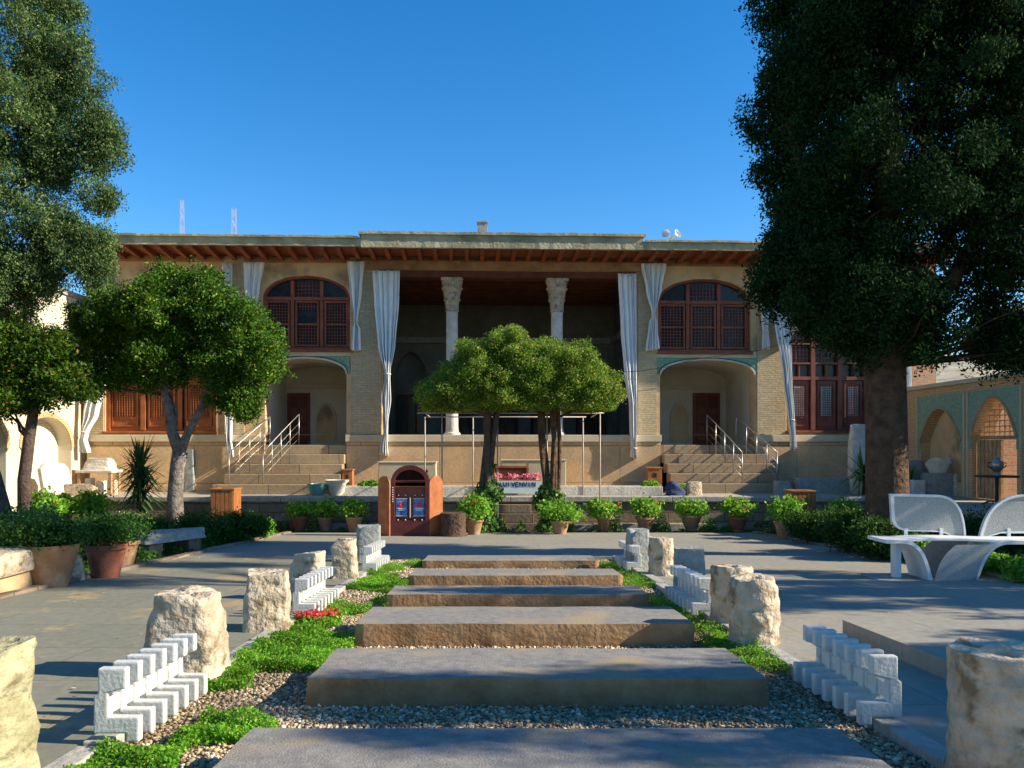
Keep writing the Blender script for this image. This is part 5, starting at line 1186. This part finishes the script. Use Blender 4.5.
# ------------------------------------------------------------------ litter bins and donation boxes
def slatbin(label, px, py0, py1, Y, wpx, zbase):
    X = (px - 498) / 800 * Y; w = wpx / 800 * Y; h = (py1 - py0) / 800 * Y; z1 = P(0, py0, Y).z; z0 = zbase
    t = thing('litter_bin', label, 'litter bin', (X, Y, z0), 0, 'slatted wooden litter bins'); h = z1 - z0
    for sx, sy, ax in ((0, -1, 'f'), (0, 1, 'b'), (-1, 0, 'l'), (1, 0, 'r')):
        mb = MB(); n = 5
        for k2 in range(n):
            a_ = -w/2 + w * k2 / n + .006; b_ = -w/2 + w * (k2 + 1) / n - .006
            if sy: mb.box(a_, b_, sy * w/2 - .012, sy * w/2 + .012, .06, h - .03)
            else: mb.box(sx * w/2 - .012 - .002, sx * w/2 + .012 + .002, a_, b_, .06, h - .03)
        mb.build('slat_side', M['binwood'], t, bevel=.003)
    MB().box(-w/2 + .014, w/2 - .014, -w/2 + .014, w/2 - .014, .02, h - .06).build('liner', M['black_iron'], t)
    rm = MB(); rm.plate([(-w/2 - .03, -w/2 - .03), (w/2 + .03, -w/2 - .03), (w/2 + .03, w/2 + .03), (-w/2 - .03, w/2 + .03)], [[(-w/3, -w/3), (w/3, -w/3), (w/3, w/3), (-w/3, w/3)]], h - .029, h)
    rm.v = [(a_, c_, b_) for (a_, b_, c_) in rm.v]; rm.build('rim', M['binwood'], t, bevel=.004)
    for sx in (-1, 1):
        for sy in (-1, 1): MB().box(sx * (w/2 - .03) - .025, sx * (w/2 - .03) + .025, sy * (w/2 - .03) - .025, sy * (w/2 - .03) + .025, 0, .059).build('leg', M['binwood'], t)
slatbin('slatted brown wooden litter bin in the bed left of the left stairs', 226, 488, 520, 17.4, 22, gz(17.4))
slatbin('slatted brown wooden litter bin in front of the right terrace edge', 800, 490, 520, 17.4, 22, gz(17.4))
def dbox(label, px, py0, Y, w):
    X = (px - 498) / 800 * Y; h = P(0, py0, Y).z - ZT; t = thing('donation_box', label, 'box', (X, Y, ZT), 0, 'small orange wooden boxes on the terrace')
    MB().box(-w/2, w/2, -w/2, w/2, 0, h - .04).build('box_body', M['kiosk'], t, bevel=.008); MB().box(-w/2 - .02, w/2 + .02, -w/2 - .02, w/2 + .02, h - .039, h).build('lid', M['kiosk'], t, bevel=.006)
    MB().box(-w*.13, w*.13, -w/2 - .006, -w/2 - .001, h * .62, h * .78).build('slot', M['black_iron'], t)
dbox('square orange wooden box at the foot of the right hall pier', 653.5, 467, 21.6, .38); dbox('orange wooden box at the foot of the left stair pier', 348, 469, 21.6, .28)

# ------------------------------------------------------------------ objects on the terrace
tag(edge('terrace_bed_kerb', 0, 0, .1, 0, .1, .1, M['kerb'], 'x', 1), 'x') if False else None
def tx(px, Y): return (px - 498) / 800 * Y
tb_ = thing('raised_bed', 'long low pale stone planting trough on the terrace before the hall', 'planting trough', (0, 21.0, ZT))
mb = MB(); x0, x1 = tx(338, 20.8), tx(662, 20.8); 
MB().box(x0, x1, -.30, -.16, 0, .22).build('front_curb', M['whitestone'], tb_, bevel=.012); MB().box(x0, x1, .24, .36, 0, .22).build('back_curb', M['whitestone'], tb_, bevel=.012); MB().box(x0 + .002, x1 - .002, -.158, .238, 0.004, .15).build('soil', M['soil'], tb_)
for px0, px1, seed in ((326, 345, 1), (355, 378, 2), (640, 662, 4), (672, 690, 5)):
    X = tx((px0 + px1) / 2, 20.9); 
    shrub('low_plant', {1: 'pale green plants at the left end of the trough', 2: 'yellow-green plants in the trough behind the kiosk', 4: 'yellow-green plants in front of the right orange box', 5: 'low yellow-green plants behind the navy bag'}[seed], 'plant', X, 21.0, .32, .16, .26, 900, M['lf_pot'], .06, 300 + seed, 'yellow-green plants along the terrace', ZT + (.12 if seed != 5 else 0))
# carved stone boxes with round holes
def stonebox(label, px0, px1, py0, Y, holes):
    X0, X1 = tx(px0, Y), tx(px1, Y); h = P(0, py0, Y).z - ZT; t = thing('stone_tomb', label, 'stone tomb', ((X0+X1)/2, Y, ZT), 0, 'carved stone tomb chests on the terrace'); w = (X1 - X0) / 2
    MB().box(-w, w, 0, .32, 0, h).build('body', M['plaster_pale'], t, bevel=.02); c = MB()
    for hx in holes: X = tx(hx, Y) - (X0+X1)/2; c.tube([(X, -.03, h - .22), (X, -.002, h - .22)], .055, 12)
    c.build('hole_disc', M['black_iron'], t); MB().box(-w - .015, w + .015, -.02, .34, h + .001, h + .04).build('cap', M['plaster_pale'], t, bevel=.01)  # black discs stand in for the dark inside the round holes
stonebox('tan stone chest behind the carved kiosk', 378, 436, 463, 21.7, (417, 426)); stonebox('tan stone chest behind the flower stall, between the dome trees', 501, 566, 461, 21.7, (527,))
# flower stall with banner
Y_ = 20.55; T = thing('flower_stall', 'small orange-framed flower stall with a lettered pale banner', 'stall', (tx(517, Y_), Y_, ZT)); w = (tx(540, Y_) - tx(492, Y_)) / 2
h1 = P(0, 480, Y_).z - ZT; h2 = P(0, 466, Y_).z - ZT
MB().box(-w, w, 0, .4, h1 - .04, h1).build('table_top', M['binwood'], T, bevel=.005)
for sx in (-1, 1):
    for yy_ in (.03, .35): MB().box(sx * (w - .04) - .02, sx * (w - .04) + .02, yy_, yy_ + .04, 0, h1 - .041).build('leg', M['binwood'], T)
fr = MB(); fr.box(-w, -w + .05, .3, .34, h1 + .001, h2); fr.box(w * .42, w * .42 + .05, .3, .34, h1 + .001, h2 + .06); fr.box(-w + .051, w * .42 - .001, .3, .34, h2 - .05, h2); fr.build('frame', M['kiosk_or'] if 'kiosk_or' in M else M['binwood'], T)
MB().box(-w + .05, w * .42, .32, .335, h1 + .001, h2 - .051).build('dark_backboard', M['doorwood'], T)
bn = MB().box(-w + .02, w + .02, -.03, -.015, h1 - .34, h1 - .02).build('banner', M['banner'], T)
lt = MB(); rr = random.Random(8); x_ = -w + .12
sh = [((0,0),(.05,.12)), ((.0,.12),(.0,0)), ((0,0),(0,.12)), ((0,.12),(.05,.12)), ((.05,.12),(.02,0)), ((0,0),(.06,.1))]
zt0 = h1 - .17
def stroke(a_, b_, wd=.014):
    a_, b_ = Vector(a_), Vector(b_); d = (b_ - a_).normalized(); n_ = Vector((-d.y, d.x)) * wd
    lt.prism([tuple(a_ - n_), tuple(b_ - n_), tuple(b_ + n_), tuple(a_ + n_)], -.038, -.031)
X = -w + .16; G_ = {'A': [((0,0),(.04,.11)), ((.04,.11),(.08,0)), ((.02,.04),(.06,.04))], 'C': [((.08,.11),(0,.09)), ((0,.09),(0,.02)), ((0,.02),(.08,0))], 'D': [((0,0),(0,.11)), ((0,.11),(.07,.07)), ((.07,.07),(.06,.02)), ((.06,.02),(0,0))], 'E': [((0,0),(0,.11)), ((0,.11),(.07,.11)), ((0,.055),(.06,.055)), ((0,0),(.07,0))], 'N': [((0,0),(0,.11)), ((0,.11),(.08,0)), ((.08,0),(.08,.11))], 'I': [((.03,0),(.03,.11))], 'U': [((0,.11),(.01,.01)), ((.01,.01),(.07,.01)), ((.07,.01),(.08,.11))], 'V': [((0,.11),(.04,0)), ((.04,0),(.08,.11))]}
for ch in 'IUIVENVIN':
    for s_ in G_[ch]: stroke((X + s_[0][0], zt0 + s_[0][1]), (X + s_[1][0], zt0 + s_[1][1]))
    X += .105
lt.build('lettering', M['letter'], bn)
for i, (dx, dz) in enumerate(((-.52, 0), (-.1, 0), (.32, .02), (.5, .05))):
    X = T.location.x + dx; 
    t = thing('flower_bouquet', ['pink bouquet at the left end of the flower stall', 'wide pink bouquet in the middle of the flower stall', 'white and pink bouquet right of the stall frame', 'dark pink bouquet at the right end of the stall'][i], 'flowers', (X, Y_ + .15, ZT + h1), 0, 'bouquets on the flower stall')
    rg = np.random.default_rng(i); pts = rg.normal(size=(260, 3)) * np.array([.075, .05, .035]) + np.array([0, 0, .09]); pts[:, 2] = np.maximum(pts[:, 2], .015)
    o = bpy.data.objects.new('blossoms', leaf_mesh('blossoms', pts, M['pinkleaf'] if 'pinkleaf' in M else M['petal'], .05, rg, aspect=.9)); COL.objects.link(o); o.parent = t
    MB().lathe([(.04, 0), (.07, .1)], n=10).build('wrapping', M['white'], t)
# urns and bowls
X = tx(317, 20.5); tag(MB().lathe([(.12, 0), (.16, .05), (.23, .22), (.25, .31), (.23, .31), (.15, .1)], n=24).build('glazed_bowl', M['teal'], None, (X, 20.5, ZT), smooth=True), 'teal glazed bowl standing on the terrace left of the trough', 'bowl')
X = tx(336, 20.55); tag(MB().lathe([(.12, 0), (.2, .1), (.24, .30), (.31, .36), (.32, .40), (.28, .40), (.2, .2)], n=24).build('stone_urn', M['whitestone'], None, (X, 20.65, ZT), smooth=True), 'white urn-shaped pot next to the teal bowl', 'urn')
# navy bag, block
X = tx(676, 20.5); rg = random.Random(3); mb = MB()
V = []; nn = 16
for i in range(9):
    for j in range(nn):
        t = 2 * math.pi * j / nn; f = i / 8; r_ = .26 * math.sqrt(max(1 - f ** 1.7, .02)) * (1 + .18 * math.sin(3 * t + i)) ; V.append((r_ * math.cos(t) - .1 * f, r_ * .6 * math.sin(t), .38 * f))
mb.add(V, [(i*nn + j, i*nn + (j+1) % nn, (i+1)*nn + (j+1) % nn, (i+1)*nn + j) for i in range(8) for j in range(nn)] + [tuple(range(nn))[::-1], tuple(8*nn + j for j in range(nn))])
tag(mb.build('cloth_bag', M['navy'], None, (X, 20.5, ZT), smooth='all'), 'crumpled navy blue bag slumped on the terrace edge', 'bag')
def block(label, px0, px1, py0, Y, d, m, name='stone_block', cat='stone', grp=None, base=None, seed=1):
    X0, X1 = tx(px0, Y), tx(px1, Y); zb_ = ZT if base is None else base; h = P(0, py0, Y).z - zb_
    return stump(X1 - X0, d, h, seed, m, label, ((X0 + X1) / 2, Y + d / 2, zb_), 0, 2, False, .03, group=grp, rough=.5)
o = block('rounded tan stone block beside the navy bag', 687, 703, 482, 20.45, .35, M['limestone'], seed=9); o.name = 'stone_block'
for args in [('tall white stone column drum behind the spiky palm', 852.5, 867, 424, 21.3, .35, 'whitestone', 11), ('small pale rounded stone at the gate wall', 955, 966, 473, 20.2, .3, 'limestone', 12),
             ('long grey stone beam lying at the foot of the right plinth', 797, 852, 478, 21.4, .35, 'greystone', 13), ('pale lumpy stone at the foot of the right stair rail', 776, 793, 481, 21.0, .3, 'greystone', 14),
             ('dark grey upright slab against the left plinth, behind the pale trunk', 184, 194, 449, 22.1, .15, 'greystone', 15),
             ('big grey stone block in the stack of stones right of the cypress', 925, 956, 473, 20.3, .5, 'greystone', 16), ('grey carved block in the stack, nearest the cypress trunk', 905, 926, 460, 20.9, .5, 'greystone', 17), ('low pale stone in front of the stack right of the cypress', 913, 926, 480, 20.2, .2, 'whitestone', 18)]:
    o = block(args[0], *args[1:6], M[args[6]], seed=args[7]); o.name = 'stone_block'
# white curved stone pieces (broken basin) on top of the stack
def basin(label, X, Y, zb_, r, h, m):
    mb = MB(); n = 26; V = []; F = []
    for j in range(n):
        t = 2 * math.pi * j / n; hh = h * (.62 + .38 * max(0, math.cos(t * 1.5)))
        for (rr, zz_) in ((r * .6, 0), (r, hh), (r * .88, hh), (r * .5, .05)): V.append((rr * math.cos(t), rr * .7 * math.sin(t), zz_))
    for j in range(n):
        k = (j + 1) % n
        for q in range(4): F.append((j*4 + q, k*4 + q, k*4 + (q+1) % 4, j*4 + (q+1) % 4))
    mb.add(V, F); return tag(mb.build('stone_basin', m, None, (X, Y, zb_), smooth=True), label, 'stone basin', None)
basin('broken white stone basin on the stack right of the cypress trunk', tx(938, 20.5), 20.5, P(0, 474, 20.3).z, .33, .42, M['whitestone'])
# bright carved stones at far left, table of stones
Y_ = 20.9; T = thing('stone_table', 'sunlit low table of pale stone near the left wall', 'table', (tx(99, Y_), Y_, ZT)); hT = P(0, 470, Y_).z - ZT; w = (tx(117, Y_) - tx(80, Y_)) / 2
MB().box(-w, w, -.3, .3, hT - .07, hT).build('table_top', M['whitestone'], T, bevel=.015)
for sx in (-1, 1):
    for sy in (-1, 1): MB().box(sx * (w - .08) - .04, sx * (w - .08) + .04, sy * .22 - .04, sy * .22 + .04, 0, hT - .072).build('leg', M['oldwood'], T, bevel=.005)
o = stump(.78, .45, P(0, 458, Y_).z - P(0, 470, Y_).z, 31, M['whitestone'], 'rounded white carved stone lying on the sunlit stone table', (tx(100, Y_), Y_, ZT + hT), 0, 3, False, .25, group=None); o.name = 'carved_stone'; o['category'] = 'carved stone'
for i, (px0, px1, py0, Y, m, lab) in enumerate([(84, 91, 478, 20.7, 'whitestone', 'small upright stone under the left end of the table'), (95, 103, 481, 20.7, 'whitestone', 'small white stone under the middle of the table'), (106, 115, 480, 20.9, 'limestone', 'small stone under the right end of the table'), (63, 94, 484, 20.25, 'limestone', 'long tan stone lying at the terrace edge in the far left'), (71, 76, 470, 20.8, 'oldwood', 'thin upright stone fragment left of the table')]):
    o = block(lab, px0, px1, py0, Y, .25, M[m], seed=40 + i); o.name = 'stone_block'
Yt = 20.2; tag(MB().prism([(-.45, 0), (.45, 0), (.45, .72), (.3, .86), (-.25, .88), (-.45, .74)], 0, .12).build('leaning_slab', M['whitestone'], None, (-11.0, 20.1, ZT), bevel=.02), 'big white tombstone slab leaning in the left wall recess', 'tombstone').rotation_euler = (R(-12), 0, R(75))
# small table with samovar before the gate
Y_ = 19.6; X = tx(1003, 20.2); X = 10.85; tag(MB().box(9.4, 11.58, 14.5, 19.85, -.3, ZT - .004).build('gate_terrace', M['paving_terrace']), 'raised paving along the right wall before the gate', None, None, 'structure')
T = thing('iron_table', 'dark round iron table in front of the gate', 'table', (X, 17.4, ZT))
MB().lathe([(.42, .60), (.43, .62), (.42, .64)], n=24).build('table_top', M['black_iron'], T, smooth=True); MB().lathe([(.04, .05), (.03, .3), (.04, .60)], n=10).build('pedestal', M['black_iron'], T, smooth=True)
for k2 in range(3): a_ = k2 * 2.09; MB().tube([(0, 0, .08), (.2 * math.cos(a_), .2 * math.sin(a_), .06), (.3 * math.cos(a_), .3 * math.sin(a_), .0)], .018, 6).build('leg', M['black_iron'], T, smooth='all')
S_ = thing('samovar', 'metal samovar with curved handles on the dark iron table', 'samovar', (X, 17.4, ZT + .64))
MB().lathe([(.09, 0), (.06, .04), (.05, .07), (.10, .12), (.13, .2), (.13, .27), (.08, .33), (.05, .35), (.06, .38), (.02, .42)], n=20).build('body', M['steel'], S_, smooth=True)
for sx in (-1, 1): MB().tube([(sx * .12, 0, .15), (sx * .2, 0, .2), (sx * .2, 0, .27), (sx * .12, 0, .28)], .012, 6).build('handle', M['black_iron'], S_, smooth='all')

# ------------------------------------------------------------------ left foreground stones
p = G(170, 553); Bn = thing('slab_bench', 'rough grey slab laid on two stones along the left bed', 'stone bench', (p.x, p.y, gz(p.y)), R(62)); 
mb = stump(1.15, .42, .14, 55, M['greystone'], 'x', (0, 0, 0), 0, 2, False, 0, group=None, rough=.6); mb.parent = Bn; mb.location = (0, 0, .24)
for k_ in ('label', 'category'): del mb[k_]
mb.name = 'slab_top'
for x_ in (-.38, .38): MB().box(x_ - .13, x_ + .13, -.15, .15, 0, .25).build('support', M['retain'], Bn, bevel=.02)
p = G(74, 580); o = stump(.24, .24, .28, 57, M['limestone'], 'small rounded stone between the two left pots', p, 1, 2, False, .35, group=None, rough=.6); o.name = 'round_stone'
Bn = thing('stone_bench', 'sunlit tan stone bench cut off by the left frame edge', 'stone bench', (-5.02, 8.2, gz(8.2)), 0)
MB().box(-1.0, .12, -.42, .42, .18, .42).build('seat', M['limestone'], Bn, bevel=.05); MB().box(-1.0, .06, -.34, .36, 0, .178).build('base', M['plaster'], Bn, bevel=.02)
# right bed stones
for i, (px, py, w_) in enumerate(((990, 572, .16), (1012, 574, .18), (1004, 566, .14))):
    p = G(px, py); o = stump(w_, w_, w_ * .8, 70 + i, M['redpot'], ['reddish stone left of the two others behind the bench end', 'reddish stone nearest the right frame edge', 'small reddish stone behind the other two'][i], (p.x + .25, p.y + .25, gz(p.y)), 1, 2, False, .3, group='reddish stones in the right bed'); o.name = 'bed_stone'

# ------------------------------------------------------------------ roof and far things
uu, zz_ = L(671.5, 243, -.8); w_ = Fw(uu, -.7, zE + .45); hr = thing('loudspeaker', 'white double horn loudspeaker on the parapet right of centre', 'loudspeaker', w_)
top = P(0, 234, w_.y).z - w_.z
MB().tube([(0, 0, 0), (0, 0, top - .1)], .025, 8).build('mast', M['steel'], hr, smooth='all')
for sx in (-1, 1):
    hm = MB().lathe([(.03, 0), (.04, .08), (.06, .16), (.12, .22), (.125, .225), (.05, .15)], n=16).build('horn', M['white'], hr, smooth=True); hm.location = (sx * .03, -.02, top - .1); hm.rotation_euler = (R(70), 0, R(40 * sx))
def mast(label, px, py, Y, w):
    base = Vector(((px - 498) / 800 * Y, Y, -.1)); hh = P(0, py, Y).z; t = MB()
    for a_, b_ in ((-1, -1), (1, -1), (1, 1), (-1, 1)): t.tube([(a_ * w, b_ * w, 0), (a_ * w * .3, b_ * w * .3, hh)], .06, 5)
    n = 22
    for k2 in range(n):
        f0, f1 = k2 / n, (k2 + 1) / n; w0, w1 = w * (1 - .7 * f0), w * (1 - .7 * f1); s_ = 1 if k2 % 2 else -1
        t.tube([(-s_ * w0, -w0, hh * f0), (s_ * w1, -w1, hh * f1)], .045, 4); t.tube([(-w1, -w1, hh * f1), (w1, -w1, hh * f1)], .045, 4); t.tube([(-s_ * w0, w0, hh * f0), (s_ * w1, w1, hh * f1)], .045, 4)
    return tag(t.build('radio_mast', M['mast'], None, base), label, 'radio mast', 'far lattice masts above the roof')
M['mast'] = mk('mast_haze', (.42,.40,.42), (.52,.46,.46), 1, .6, 0)  # grey-pink close to the sky, distance haze put into the colour
mast('thin taller lattice mast far behind the roof, left one', 182, 200, 260, 1.3); mast('lattice mast far behind the roof, nearer the hall', 234, 208, 240, 1.6)
# floodlight on the cypress trunk
p = P(868, 338, 13.2); f = thing('floodlight', 'rectangular floodlight fixed to the big cypress trunk', 'floodlight', p, R(-15))
MB().hexa([(-.15, -.1, 0), (.17, -.1, 0), (.17, .06, .02), (-.15, .06, .02)], [(-.12, -.1, .13), (.15, -.1, .13), (.13, .04, .15), (-.1, .04, .15)]).build('housing', M['greystone'], f, bevel=.008)
MB().box(-.11, .13, -.112, -.103, .02, .11).build('lens', M['glass_pale'], f); MB().tube([(.02, .05, .08), (.12, .2, .06), (.2, .36, .0)], .018, 8).build('bracket', M['steel'], f, smooth='all')
# cable along the facade
pts = [(620, 372), (640, 371), (672, 366), (690, 360), (760, 350), (787, 342)]
W_ = [Fw(L(a_, b_, -.34)[0], -.34 if 0 else -.32, L(a_, b_, -.34)[1]) for a_, b_ in pts]; o_ = W_[0].copy()
tag(MB().tube([q - o_ for q in W_], .008, 5).build('cable', M['black_iron'], None, o_), 'thin dark cable strung across the right half of the facade', 'cable')
